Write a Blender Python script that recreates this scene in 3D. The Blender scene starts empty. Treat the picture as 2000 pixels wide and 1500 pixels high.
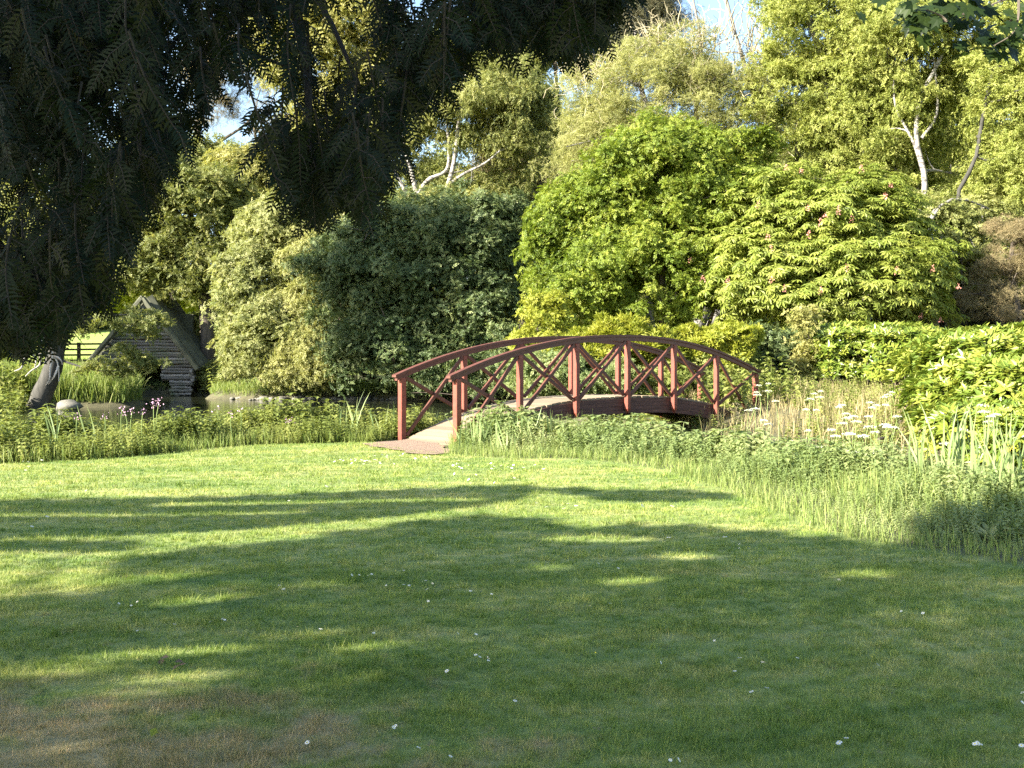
import bpy, math
import numpy as np
from mathutils import Vector

rad = math.radians
sc = bpy.context.scene
col = sc.collection
rng = np.random.default_rng(11)

# ------------------------------------------------------------------ camera
CAMZ, FPX, HOR = 1.55, 2100.0, 700.0
cd = bpy.data.cameras.new('camera')
cam = bpy.data.objects.new('camera', cd); col.objects.link(cam)
cam.location = (0, 0, CAMZ); cam.rotation_euler = (rad(90), 0, 0)
cd.sensor_width = 36.0; cd.lens = 36.0 * FPX / 2000.0
cd.shift_y = -0.025
cd.clip_start = 0.05; cd.clip_end = 3000
sc.camera = cam

# ------------------------------------------------------------------ light
EL = rad(27.0)
AZ = np.array([-0.862, -0.507]); AZ = AZ / np.linalg.norm(AZ)
SUN = np.array([AZ[0] * math.cos(EL), AZ[1] * math.cos(EL), math.sin(EL)])
w = bpy.data.worlds.new('World'); sc.world = w; w.use_nodes = True
nt = w.node_tree
bg = nt.nodes['Background']
sky = nt.nodes.new('ShaderNodeTexSky'); sky.sky_type = 'NISHITA'; sky.sun_disc = False
sky.sun_elevation = EL; sky.sun_rotation = math.atan2(AZ[0], AZ[1])
sky.air_density = 1.0; sky.dust_density = 0.7; sky.ozone_density = 1.0
nt.links.new(sky.outputs[0], bg.inputs[0]); bg.inputs[1].default_value = 0.085
sd = bpy.data.lights.new('sun', 'SUN'); sd.energy = 5.0; sd.angle = rad(0.6); sd.color = (1.0, 0.93, 0.80)
so = bpy.data.objects.new('sun', sd); col.objects.link(so)
so.rotation_euler = Vector(SUN).to_track_quat('Z', 'Y').to_euler()
sc.view_settings.view_transform = 'Standard'; sc.view_settings.look = 'None'
sc.view_settings.gamma = 1.0; sc.view_settings.exposure = 2.25
cy = sc.cycles
cy.max_bounces = 6; cy.diffuse_bounces = 3; cy.glossy_bounces = 2; cy.transmission_bounces = 4
cy.transparent_max_bounces = 4; cy.caustics_reflective = False; cy.caustics_refractive = False
cy.use_denoising = False

# ------------------------------------------------------------------ helpers
def P(px, py, Y):
    return np.array([(px - 1000.0) / FPX * Y, Y, CAMZ + (HOR - py) / FPX * Y])

def nrm(a):
    return a / np.maximum(np.linalg.norm(a, axis=-1, keepdims=True), 1e-9)

def rdir(n, r=None):
    return nrm((r or rng).normal(size=(n, 3)))

def tag(o, label=None, cat=None, group=None, kind=None):
    if label: o['label'] = label
    if cat: o['category'] = cat
    if group: o['group'] = group
    if kind: o['kind'] = kind
    return o

def empty(name, loc, label, cat, group=None, kind=None):
    o = bpy.data.objects.new(name, None); col.objects.link(o)
    o.location = tuple(float(v) for v in loc); o.empty_display_size = 0.2
    return tag(o, label, cat, group, kind)

class Geo:
    def __init__(s): s.v = []; s.f = []; s.r = []; s.m = []; s.n = 0
    def add(s, v, f, r=None, m=0):
        v = np.asarray(v, float).reshape(-1, 3); f = np.asarray(f, int)
        if len(v) == 0: return
        s.v.append(v); s.f.append(f + s.n); s.n += len(v)
        if r is None: r = np.zeros(len(v))
        s.r.append(np.broadcast_to(np.asarray(r, float), (len(v),)))
        s.m.append(np.full(len(f), m))
    def mesh(s, name, mats, smooth=False, origin=None):
        v = np.concatenate(s.v)
        if origin is not None: v = v - np.asarray(origin, float)
        lens = np.concatenate([np.full(len(f), f.shape[1]) for f in s.f])
        idx = np.concatenate([f.ravel() for f in s.f])
        me = bpy.data.meshes.new(name)
        me.vertices.add(len(v)); me.vertices.foreach_set('co', v.astype(np.float32).ravel())
        me.loops.add(len(idx)); me.loops.foreach_set('vertex_index', idx.astype(np.int32))
        me.polygons.add(len(lens))
        st = np.concatenate([[0], np.cumsum(lens)[:-1]])
        me.polygons.foreach_set('loop_start', st.astype(np.int32))
        me.polygons.foreach_set('material_index', np.concatenate(s.m).astype(np.int32))
        me.polygons.foreach_set('use_smooth', np.full(len(lens), smooth))
        a = me.attributes.new('v', 'FLOAT', 'POINT'); a.data.foreach_set('value', np.concatenate(s.r).astype(np.float32))
        for m in (mats if isinstance(mats, (list, tuple)) else [mats]): me.materials.append(m)
        me.update(calc_edges=True)
        return me
    def build(s, name, mats, parent=None, smooth=False, loc=None):
        """verts are in world coordinates; loc = world place of the object's origin"""
        if parent is not None:
            loc = np.array(parent_world(parent))
        elif loc is None:
            loc = np.zeros(3)
        me = s.mesh(name, mats, smooth, origin=loc)
        o = bpy.data.objects.new(name, me); col.objects.link(o)
        if parent is not None: o.parent = parent
        else: o.location = tuple(float(x) for x in loc)
        return o

def parent_world(o):
    p = np.zeros(3)
    while o is not None:
        p = p + np.array(o.location); o = o.parent
    return p

def frames(n, spin=None, up=None):
    """rotation matrices whose z axis is n; x axis random (or near 'up')"""
    n = nrm(n); k = len(n)
    a = rdir(k) if up is None else np.broadcast_to(up, n.shape) + 0.0
    x = nrm(a - n * np.sum(a * n, -1, keepdims=True))
    y = np.cross(n, x)
    return np.stack([x, y, n], -1)

def instance(g, tv, tf, pos, R, scale, r=None, m=0, tr=None):
    n, k = len(pos), len(tv)
    if n == 0: return
    sc_ = np.asarray(scale, float)
    if sc_.ndim == 1: sc_ = sc_[:, None]
    V = np.einsum('nij,nkj->nki', R, tv[None] * sc_[:, None, :]) + pos[:, None, :]
    F = (tf[None] + (np.arange(n) * k)[:, None, None]).reshape(-1, tf.shape[1])
    r = rng.random(n) if r is None else r
    rr = np.repeat(r, k)
    if tr is not None: rr = rr + np.tile(tr, n)
    g.add(V.reshape(-1, 3), F, rr, m)

# leaf templates: extend along +x, normal +z
LEAF_V = np.array([[0, 0, 0], [.45, .27, .07], [1, 0, -.04], [.45, -.27, .07]])
LEAF_F = np.array([[0, 1, 2, 3]])
def narrow(w):
    v = LEAF_V.copy(); v[:, 1] *= w / .27; return v
def palmate(k=6, spread=2.3, droop=.55, w=.16):
    vs, fs = [], []
    for i in range(k):
        a = (i / (k - 1) - .5) * 2 * spread; L = 1 - .28 * abs(a) / spread
        v = np.array([[0.03, 0, 0], [.6, w, .02], [1, 0, -droop * .55], [.6, -w, .02]])
        v[1:3, 2] -= 0; v[1, 2] -= droop * .2; v[3, 2] -= droop * .2
        v = v * [L, L, 1]
        c, s_ = math.cos(a), math.sin(a)
        v = v @ np.array([[c, s_, 0], [-s_, c, 0], [0, 0, 1]])
        fs.append(np.array([[0, 1, 2, 3]]) + 4 * i); vs.append(v)
    return np.concatenate(vs), np.concatenate(fs)
def rosette(k=7, tilt=.7, w=.15, seed=3):
    r = np.random.default_rng(seed); vs, fs = [], []
    for i in range(k):
        a = i * 2.4 + r.normal() * .2; t = tilt * r.uniform(.35, 1.3); L = r.uniform(.75, 1.1)
        v = np.array([[0, 0, 0], [.5, w, .03], [1, 0, -.08], [.5, -w, .03]]) * [L, 1, 1]
        ct, st = math.cos(t), math.sin(t)
        v = v @ np.array([[ct, 0, st], [0, 1, 0], [-st, 0, ct]])
        c, s_ = math.cos(a), math.sin(a)
        v = v @ np.array([[c, s_, 0], [-s_, c, 0], [0, 0, 1]])
        fs.append(np.array([[0, 1, 2, 3]]) + 4 * i); vs.append(v + [0, 0, .02 * i])
    return np.concatenate(vs), np.concatenate(fs)
def spray(k=7, w=.13, ll=.34, seed=5):
    """a leafy twig along +x with alternate leaves"""
    r = np.random.default_rng(seed); vs, fs = [], []
    for i in range(k):
        x0 = .12 + .8 * i / (k - 1); s_ = 1 if i % 2 else -1
        a = s_ * r.uniform(.5, 1.2) if i < k - 1 else 0.; L = ll * r.uniform(.8, 1.2)
        v = np.array([[0, 0, 0], [.45, w / ll * .8, .06], [1, 0, -.12], [.45, -w / ll * .8, .06]]) * L
        b = r.normal() * .5
        v = v @ np.array([[1, 0, 0], [0, math.cos(b), math.sin(b)], [0, -math.sin(b), math.cos(b)]])
        c, sn = math.cos(a), math.sin(a)
        v = v @ np.array([[c, sn, 0], [-sn, c, 0], [0, 0, 1]]) + [x0, 0, r.normal() * .04]
        fs.append(np.array([[0, 1, 2, 3]]) + 4 * i); vs.append(v)
    return np.concatenate(vs), np.concatenate(fs)

def tube(g, pts, radii, sides=6, m=0, r=0.0, rough=0.0):
    pts = np.asarray(pts, float); n = len(pts)
    radii = np.broadcast_to(np.asarray(radii, float), (n,))
    t = np.gradient(pts, axis=0); t = nrm(t)
    ref = np.array([0.0, 0, 1]) if abs(t[0, 2]) < .9 else np.array([1.0, 0, 0])
    V = []
    x = nrm(ref - t[0] * (ref @ t[0]))
    for i in range(n):
        x = nrm(x - t[i] * (x @ t[i])); y = np.cross(t[i], x)
        a = np.arange(sides) / sides * 2 * math.pi
        rr = radii[i] * (1 + (rng.normal(size=sides) * rough if rough else 0))
        V.append(pts[i] + (np.cos(a) * rr)[:, None] * x + (np.sin(a) * rr)[:, None] * y)
    V = np.concatenate(V)
    i, j = np.meshgrid(np.arange(n - 1), np.arange(sides), indexing='ij')
    a = i * sides + j; b = i * sides + (j + 1) % sides
    F = np.stack([a, b, b + sides, a + sides], -1).reshape(-1, 4)
    g.add(V, F, r, m)
    if sides == 4:
        g.add(V[:4], [[3, 2, 1, 0]], r, m); g.add(V[-4:], [[0, 1, 2, 3]], r, m)
    elif sides > 4:
        for ring, flip in ((V[:sides], True), (V[-sides:], False)):
            q = np.arange(sides); q = q[::-1] if flip else q
            g.add(ring, [q], r, m)

def curve(a, b, n=7, bend=.1, sag=0.0, r=None):
    r = r or rng
    a = np.asarray(a, float); b = np.asarray(b, float); L = np.linalg.norm(b - a)
    t = np.linspace(0, 1, n)[:, None]; o = r.normal(size=3) * bend * L; o2 = r.normal(size=3) * bend * L * .5
    return a + (b - a) * t + np.sin(t * math.pi) * o + np.sin(t * 2 * math.pi) * o2 + np.array([0, 0, sag * L]) * np.sin(t * math.pi)

def smooth_path(pts, n=16):
    pts = np.asarray(pts, float); k = len(pts)
    d = np.concatenate([[0], np.cumsum(np.linalg.norm(np.diff(pts, axis=0), axis=1))]); d /= d[-1]
    p = np.vstack([2 * pts[0] - pts[1], pts, 2 * pts[-1] - pts[-2]]); out = []
    for s_ in np.linspace(0, 1, n):
        i = min(np.searchsorted(d, s_, side='right') - 1, k - 2); i = max(i, 0)
        u = (s_ - d[i]) / (d[i + 1] - d[i])
        a, b, c, e = p[i], p[i + 1], p[i + 2], p[i + 3]
        out.append(.5 * (2 * b + (c - a) * u + (2 * a - 5 * b + 4 * c - e) * u * u + (3 * b - a - 3 * c + e) * u ** 3))
    return np.array(out)

def box(g, c, ax, ay, az, hx, hy, hz, m=0, r=0.0, bevel=0.0):
    c = np.asarray(c, float); ax, ay, az = (np.asarray(a, float) for a in (ax, ay, az))
    V = np.array([c + sx * hx * ax + sy * hy * ay + sz * hz * az for sx in (-1, 1) for sy in (-1, 1) for sz in (-1, 1)])
    F = [[0, 1, 3, 2], [4, 6, 7, 5], [0, 4, 5, 1], [2, 3, 7, 6], [0, 2, 6, 4], [1, 5, 7, 3]]
    g.add(V, F, r, m)

def in_poly(x, y, poly):
    poly = np.asarray(poly, float); c = np.zeros(x.shape, bool); n = len(poly)
    for i in range(n):
        x1, y1 = poly[i]; x2, y2 = poly[(i + 1) % n]
        if y1 == y2: continue
        k = ((y1 > y) != (y2 > y)) & (x < (x2 - x1) * (y - y1) / (y2 - y1) + x1); c ^= k
    return c
def poly_dist(x, y, poly, closed=True):
    poly = np.asarray(poly, float); n = len(poly); d = np.full(x.shape, 1e9)
    for i in range(n if closed else n - 1):
        a = poly[i]; b = poly[(i + 1) % n]; e = b - a; L = e @ e
        t = np.clip(((x - a[0]) * e[0] + (y - a[1]) * e[1]) / L, 0, 1)
        d = np.minimum(d, np.hypot(x - a[0] - t * e[0], y - a[1] - t * e[1]))
    return d
def sstep(a, b, x):
    t = np.clip((x - a) / (b - a), 0, 1); return t * t * (3 - 2 * t)
def fnoise(x, y, s=1.0, seed=0):
    r = np.random.default_rng(seed); z = np.zeros(np.shape(x))
    for k in range(10):
        a = r.uniform(0, 2 * math.pi); f = s * r.uniform(.5, 2.2); z = z + np.sin((x * math.cos(a) + y * math.sin(a)) * f + r.uniform(0, 6.28)) / (1 + .5 * k)
    return z / 3.0

# ------------------------------------------------------------------ materials
def newmat(name):
    m = bpy.data.materials.new(name); m.use_nodes = True
    return m, m.node_tree, m.node_tree.nodes['Principled BSDF']
def ramp(nt, stops, inp):
    r = nt.nodes.new('ShaderNodeValToRGB'); e = r.color_ramp.elements
    while len(e) < len(stops): e.new(.5)
    for k, (p, c) in enumerate(stops):
        e[k].position = p; e[k].color = (*c, 1)
    nt.links.new(inp, r.inputs[0]); return r.outputs[0]
def noise(nt, scale, detail=4, rough=.6, coord='Object', vec=None, stretch=None):
    n = nt.nodes.new('ShaderNodeTexNoise'); n.inputs['Scale'].default_value = scale
    n.inputs['Detail'].default_value = detail; n.inputs['Roughness'].default_value = rough
    if vec is None:
        tc = nt.nodes.new('ShaderNodeNewGeometry') if coord == 'World' else nt.nodes.new('ShaderNodeTexCoord')
        vec = tc.outputs['Position' if coord == 'World' else 'Object']
    if stretch:
        mp = nt.nodes.new('ShaderNodeMapping'); mp.inputs['Scale'].default_value = stretch
        nt.links.new(vec, mp.inputs[0]); vec = mp.outputs[0]
    nt.links.new(vec, n.inputs['Vector']); return n.outputs[0]
def math_(nt, op, a, b=None, c=None):
    n = nt.nodes.new('ShaderNodeMath'); n.operation = op
    for k, x in enumerate((a, b, c)):
        if x is None: continue
        if isinstance(x, (int, float)): n.inputs[k].default_value = x
        else: nt.links.new(x, n.inputs[k])
    return n.outputs[0]
def mixc(nt, f, a, b, mode='MIX'):
    n = nt.nodes.new('ShaderNodeMix'); n.data_type = 'RGBA'; n.blend_type = mode
    for k, x in ((0, f), (6, a), (7, b)):
        if isinstance(x, (int, float)): n.inputs[k].default_value = x
        elif isinstance(x, tuple): n.inputs[k].default_value = (*x, 1)
        else: nt.links.new(x, n.inputs[k])
    return n.outputs[2]
def attr(nt, name='v'):
    a = nt.nodes.new('ShaderNodeAttribute'); a.attribute_name = name; return a.outputs['Fac']

def leafmat(name, c1, c2, c3, trans=.44, rough=.5, spec=.35, patch=.35):
    """three real leaf colours, mixed per leaf and drifting over the crown"""
    m, nt, b = newmat(name)
    c1, c2, c3 = [(c[0] * .98, c[1] * .84, c[2] * .9) for c in (c1, c2, c3)]
    f = math_(nt, 'ADD', math_(nt, 'MULTIPLY', attr(nt), 1 - patch), math_(nt, 'MULTIPLY', noise(nt, .45, 3, coord='World'), patch))
    c = ramp(nt, [(.12, c1), (.5, c2), (.88, c3)], f)
    nt.links.new(c, b.inputs['Base Color']); b.inputs['Roughness'].default_value = rough
    b.inputs['Specular IOR Level'].default_value = spec
    t = nt.nodes.new('ShaderNodeBsdfTranslucent')
    nt.links.new(mixc(nt, .5, c, (1.0, 1.0, .25), 'MULTIPLY'), t.inputs[0])
    mx = nt.nodes.new('ShaderNodeMixShader'); mx.inputs[0].default_value = trans
    nt.links.new(b.outputs[0], mx.inputs[1]); nt.links.new(t.outputs[0], mx.inputs[2])
    nt.links.new(mx.outputs[0], nt.nodes['Material Output'].inputs[0])
    return m
def barkmat(name, c1, c2, scale=6, stretch=(1, 1, .25), bump=.6, spots=None):
    m, nt, b = newmat(name)
    n = noise(nt, scale, 6, .7, stretch=stretch)
    c = ramp(nt, [(.3, c1), (.7, c2)], n)
    if spots:
        n2 = noise(nt, scale * .7, 3, .6, stretch=(1, 1, 2.5))
        c = mixc(nt, ramp(nt, [(.52, (0, 0, 0)), (.58, (1, 1, 1))], n2), c, spots)
    nt.links.new(c, b.inputs['Base Color']); b.inputs['Roughness'].default_value = .9
    bp = nt.nodes.new('ShaderNodeBump'); bp.inputs['Strength'].default_value = bump; bp.inputs['Distance'].default_value = .03
    nt.links.new(n, bp.inputs['Height']); nt.links.new(bp.outputs[0], b.inputs['Normal'])
    return m

M = {}
M['maple'] = leafmat('field_maple_leaf', (.10, .19, .022), (.21, .32, .035), (.38, .47, .075))
M['chestnut'] = leafmat('chestnut_leaf', (.15, .24, .035), (.28, .39, .065), (.44, .54, .12))
M['birch'] = leafmat('birch_leaf', (.18, .26, .05), (.32, .42, .09), (.50, .58, .17))
M['birchdark'] = leafmat('birch_leaf_dark', (.14, .20, .055), (.27, .34, .095), (.48, .53, .19))
M['willow'] = leafmat('willow_leaf', (.22, .29, .085), (.37, .44, .145), (.52, .58, .24))
M['bushlight'] = leafmat('pale_willow_leaf', (.19, .26, .08), (.31, .39, .13), (.46, .52, .22))
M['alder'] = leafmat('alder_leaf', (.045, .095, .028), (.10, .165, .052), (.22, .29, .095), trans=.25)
M['wood'] = leafmat('wood_leaf', (.11, .165, .04), (.21, .275, .07), (.39, .44, .14))
M['olive'] = leafmat('olive_leaf', (.19, .24, .06), (.34, .39, .11), (.52, .55, .20))
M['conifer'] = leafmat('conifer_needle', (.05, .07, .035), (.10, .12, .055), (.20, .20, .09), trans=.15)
M['brownconifer'] = leafmat('brown_conifer_needle', (.14, .15, .06), (.27, .26, .12), (.42, .37, .19), trans=.2)
M['laurel'] = leafmat('laurel_leaf', (.085, .165, .022), (.18, .285, .034), (.35, .43, .07), rough=.33, spec=.5, trans=.3)
M['golden'] = leafmat('golden_leaf', (.20, .29, .03), (.34, .43, .05), (.50, .56, .09))
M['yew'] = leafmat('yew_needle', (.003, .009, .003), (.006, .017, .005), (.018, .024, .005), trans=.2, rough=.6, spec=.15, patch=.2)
M['lobed'] = leafmat('lobed_leaf', (.012, .03, .005), (.025, .055, .009), (.05, .09, .015), trans=.45)  # backlit shade is put into this darker leaf colour
M['nettle'] = leafmat('nettle_leaf', (.13, .20, .04), (.24, .33, .075), (.42, .49, .15))
M['herb'] = leafmat('herb_leaf', (.14, .24, .07), (.26, .38, .13), (.44, .52, .23))
M['tallgrass'] = leafmat('tall_grass', (.14, .25, .055), (.25, .38, .09), (.42, .52, .17))
M['drygrass'] = leafmat('dry_grass', (.19, .20, .08), (.34, .33, .145), (.53, .50, .26), trans=.3)
M['iris'] = leafmat('iris_leaf', (.15, .26, .09), (.24, .37, .13), (.36, .48, .20), trans=.3)
M['bark'] = barkmat('bark', (.06, .048, .036), (.16, .13, .10))
M['darkbark'] = barkmat('dark_bark', (.022, .022, .018), (.075, .07, .058))
M['greybark'] = barkmat('grey_bark', (.10, .095, .085), (.28, .26, .23))
M['whitebark'] = barkmat('birch_bark', (.24, .225, .195), (.42, .39, .34), spots=(.10, .09, .08))
M['palebark'] = barkmat('willow_bark', (.30, .26, .16), (.48, .42, .27))
M['deadwood'] = barkmat('dead_wood', (.35, .31, .26), (.55, .50, .42))
M['yewbark'] = barkmat('yew_bark', (.010, .008, .005), (.022, .016, .011))
M['stem'] = barkmat('green_stem', (.16, .22, .06), (.26, .33, .11))

def paint_mat(name='red_brown_paint', k=1.0):
    m, nt, b = newmat(name)
    n = noise(nt, 9, 6, .7); n2 = noise(nt, 60, 4, .8, stretch=(1, 1, .2)); n3 = noise(nt, 2.2, 4, .6)
    c = ramp(nt, [(.3, (.14 * k, .033 * k ** .5, .019 * k ** .5)), (.7, (.25 * k, .062 * k ** .5, .034 * k ** .5))], n)
    c = mixc(nt, ramp(nt, [(.62, (0, 0, 0)), (.74, (.7, .7, .7))], n2), c, (.20, .11, .08))
    c = mixc(nt, ramp(nt, [(.5, (0, 0, 0)), (.8, (.5, .5, .5))], n3), c, (.10, .03, .022))
    nt.links.new(c, b.inputs['Base Color']); b.inputs['Roughness'].default_value = .62
    bp = nt.nodes.new('ShaderNodeBump'); bp.inputs['Strength'].default_value = .35; bp.inputs['Distance'].default_value = .01
    nt.links.new(n2, bp.inputs['Height']); nt.links.new(bp.outputs[0], b.inputs['Normal'])
    return m
M['paint'] = paint_mat()
M['darkpaint'] = paint_mat('brown_rail_paint', .55)
def girder_mat():
    m, nt, b = newmat('weathered_girder')
    n = noise(nt, 5, 6, .7, stretch=(.4, .4, 4)); n2 = noise(nt, 30, 4, .8)
    c = ramp(nt, [(.3, (.06, .025, .018)), (.65, (.13, .06, .045)), (.8, (.2, .13, .1))], n)
    nt.links.new(c, b.inputs['Base Color']); b.inputs['Roughness'].default_value = .8
    bp = nt.nodes.new('ShaderNodeBump'); bp.inputs['Strength'].default_value = .5; bp.inputs['Distance'].default_value = .01
    nt.links.new(n2, bp.inputs['Height']); nt.links.new(bp.outputs[0], b.inputs['Normal'])
    return m
M['girder'] = girder_mat()
def plank_mat():
    m, nt, b = newmat('weathered_deck')
    n = noise(nt, 12, 6, .7)
    c = ramp(nt, [(0, (.12, .09, .058)), (.5, (.22, .17, .11)), (1, (.32, .255, .17))],
             math_(nt, 'ADD', math_(nt, 'MULTIPLY', attr(nt), .6), math_(nt, 'MULTIPLY', n, .4)))
    nt.links.new(c, b.inputs['Base Color']); b.inputs['Roughness'].default_value = .85
    return m
M['plank'] = plank_mat()
def log_mat():
    m, nt, b = newmat('weathered_logs')
    n = noise(nt, 3, 6, .75, stretch=(.25, 1, 3)); n2 = noise(nt, 1.1, 3, .6)
    c = ramp(nt, [(.2, (.055, .05, .045)), (.5, (.13, .125, .115)), (.8, (.25, .24, .22))],
             math_(nt, 'ADD', math_(nt, 'MULTIPLY', attr(nt), .45), math_(nt, 'MULTIPLY', n, .55)))
    c = mixc(nt, ramp(nt, [(.5, (0, 0, 0)), (.7, (.8, .8, .8))], n2), c, (.06, .085, .03))
    nt.links.new(c, b.inputs['Base Color']); b.inputs['Roughness'].default_value = .9
    bp = nt.nodes.new('ShaderNodeBump'); bp.inputs['Strength'].default_value = .7; bp.inputs['Distance'].default_value = .03
    nt.links.new(n, bp.inputs['Height']); nt.links.new(bp.outputs[0], b.inputs['Normal'])
    return m
M['log'] = log_mat()
def simple(name, c, rough=.8, var=.15, scale=8):
    m, nt, b = newmat(name)
    lo = tuple(x * (1 - var) for x in c); hi = tuple(min(1, x * (1 + var)) for x in c)
    nt.links.new(ramp(nt, [(.3, lo), (.7, hi)], noise(nt, scale, 4, .6)), b.inputs['Base Color'])
    b.inputs['Roughness'].default_value = rough; return m
M['fence'] = simple('fence_timber', (.09, .07, .05))
M['stone'] = simple('bank_stone', (.17, .16, .13), var=.4, scale=5)
M['white'] = simple('white_petal', (.82, .80, .76), var=.05)
M['cream'] = simple('cream_flower', (.78, .78, .62), var=.1)
M['pink'] = simple('pink_petal', (.50, .30, .42), var=.15)
M['coral'] = simple('coral_flower', (.62, .27, .21), var=.3)
M['yellow'] = simple('yellow_flower', (.75, .58, .03), var=.1)
M['brownleaf'] = simple('brown_leaf', (.10, .07, .04), var=.3)
M['roofturf'] = simple('mossy_roof', (.085, .088, .055), var=.4, scale=3)

def lawn_color(nt):
    n1 = noise(nt, .55, 4, .6, coord='World'); n2 = noise(nt, 5, 4, .7, coord='World')
    n3 = noise(nt, 1.0, 3, .6, coord='World', stretch=(.35, 2.6, 1))
    f = math_(nt, 'ADD', math_(nt, 'MULTIPLY', n1, .3), math_(nt, 'ADD', math_(nt, 'MULTIPLY', n2, .35), math_(nt, 'MULTIPLY', n3, .35)))
    c = ramp(nt, [(.34, (.075, .175, .025)), (.5, (.225, .295, .06)), (.66, (.48, .46, .17))], f)
    # dry, thatchy brown patch near the yew (near left)
    g = nt.nodes.new('ShaderNodeNewGeometry'); sp = nt.nodes.new('ShaderNodeSeparateXYZ'); nt.links.new(g.outputs['Position'], sp.inputs[0])
    dy = math_(nt, 'SUBTRACT', sp.outputs[1], 3.6); dx = math_(nt, 'MULTIPLY', math_(nt, 'ADD', sp.outputs[0], 2.0), .75)
    d = math_(nt, 'SQRT', math_(nt, 'ADD', math_(nt, 'MULTIPLY', dy, dy), math_(nt, 'MULTIPLY', dx, dx)))
    k = math_(nt, 'ADD', math_(nt, 'SUBTRACT', 2.35, d), math_(nt, 'MULTIPLY', math_(nt, 'SUBTRACT', noise(nt, 1.8, 5, .7, coord='World'), .5), 4.0))
    mask = ramp(nt, [(.35, (0, 0, 0)), (.7, (.8, .8, .8))], math_(nt, 'MULTIPLY', k, .5))
    c = mixc(nt, mask, c, (.42, .32, .17))
    clover = ramp(nt, [(.60, (0, 0, 0)), (.68, (.8, .8, .8))], noise(nt, 2.6, 5, .75, coord='World'))
    c = mixc(nt, clover, c, (.075, .15, .035))
    return mixc(nt, ramp(nt, [(.62, (0, 0, 0)), (.70, (.7, .7, .7))], noise(nt, 7, 4, .7, coord='World')), c, (.30, .25, .12))
def grass_mat():
    m, nt, b = newmat('lawn_blade')
    c = lawn_color(nt)
    v = ramp(nt, [(0, (.42, .55, .42)), (.5, (1.0, 1.0, 1.0)), (1, (1.75, 1.5, 1.8))], attr(nt))
    c = mixc(nt, 1.0, c, v, 'MULTIPLY')
    nt.links.new(c, b.inputs['Base Color']); b.inputs['Roughness'].default_value = .5
    b.inputs['Specular IOR Level'].default_value = .3
    t = nt.nodes.new('ShaderNodeBsdfTranslucent'); nt.links.new(mixc(nt, .5, c, (1, 1, .2), 'MULTIPLY'), t.inputs[0])
    mx = nt.nodes.new('ShaderNodeMixShader'); mx.inputs[0].default_value = .35
    nt.links.new(b.outputs[0], mx.inputs[1]); nt.links.new(t.outputs[0], mx.inputs[2])
    nt.links.new(mx.outputs[0], nt.nodes['Material Output'].inputs[0]); return m
M['blade'] = grass_mat()
def ground_mat():
    m, nt, b = newmat('ground')
    c = lawn_color(nt)
    soil = ramp(nt, [(.35, (.05, .05, .025)), (.6, (.11, .10, .05)), (.75, (.10, .15, .04))], noise(nt, 1.5, 5, .7, coord='World'))
    fld = ramp(nt, [(.3, (.22, .32, .06)), (.7, (.34, .42, .10))], noise(nt, .3, 5, .7, coord='World'))
    a = attr(nt)   # 0 lawn, .5 soil, 1 far field
    c = mixc(nt, ramp(nt, [(.1, (0, 0, 0)), (.4, (1, 1, 1))], a), mixc(nt, .25, c, (.10, .10, .04)), soil)
    c = mixc(nt, ramp(nt, [(.6, (0, 0, 0)), (.9, (1, 1, 1))], a), c, fld)
    nt.links.new(c, b.inputs['Base Color']); b.inputs['Roughness'].default_value = .95
    bp = nt.nodes.new('ShaderNodeBump'); bp.inputs['Strength'].default_value = .8; bp.inputs['Distance'].default_value = .04
    nt.links.new(noise(nt, 25, 5, .7, coord='World'), bp.inputs['Height']); nt.links.new(bp.outputs[0], b.inputs['Normal'])
    return m
M['ground'] = ground_mat()
def gravel_mat():
    m, nt, b = newmat('gravel')
    c = ramp(nt, [(.3, (.15, .095, .06)), (.55, (.28, .19, .13)), (.75, (.42, .32, .24))], noise(nt, 45, 3, .8, coord='World'))
    nt.links.new(c, b.inputs['Base Color']); b.inputs['Roughness'].default_value = .95
    bp = nt.nodes.new('ShaderNodeBump'); bp.inputs['Strength'].default_value = 1; bp.inputs['Distance'].default_value = .02
    nt.links.new(noise(nt, 50, 3, .8, coord='World'), bp.inputs['Height']); nt.links.new(bp.outputs[0], b.inputs['Normal'])
    return m
M['gravel'] = gravel_mat()
def water_mat():
    m, nt, b = newmat('pond_water')
    b.inputs['Base Color'].default_value = (.022, .026, .014, 1); b.inputs['Roughness'].default_value = .06
    b.inputs['IOR'].default_value = 1.33; b.inputs['Specular IOR Level'].default_value = .6
    bp = nt.nodes.new('ShaderNodeBump'); bp.inputs['Strength'].default_value = .25; bp.inputs['Distance'].default_value = .02
    nt.links.new(noise(nt, 2.5, 4, .6, coord='World', stretch=(1, 2.2, 1)), bp.inputs['Height'])
    nt.links.new(bp.outputs[0], b.inputs['Normal']); return m
M['water'] = water_mat()

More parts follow.
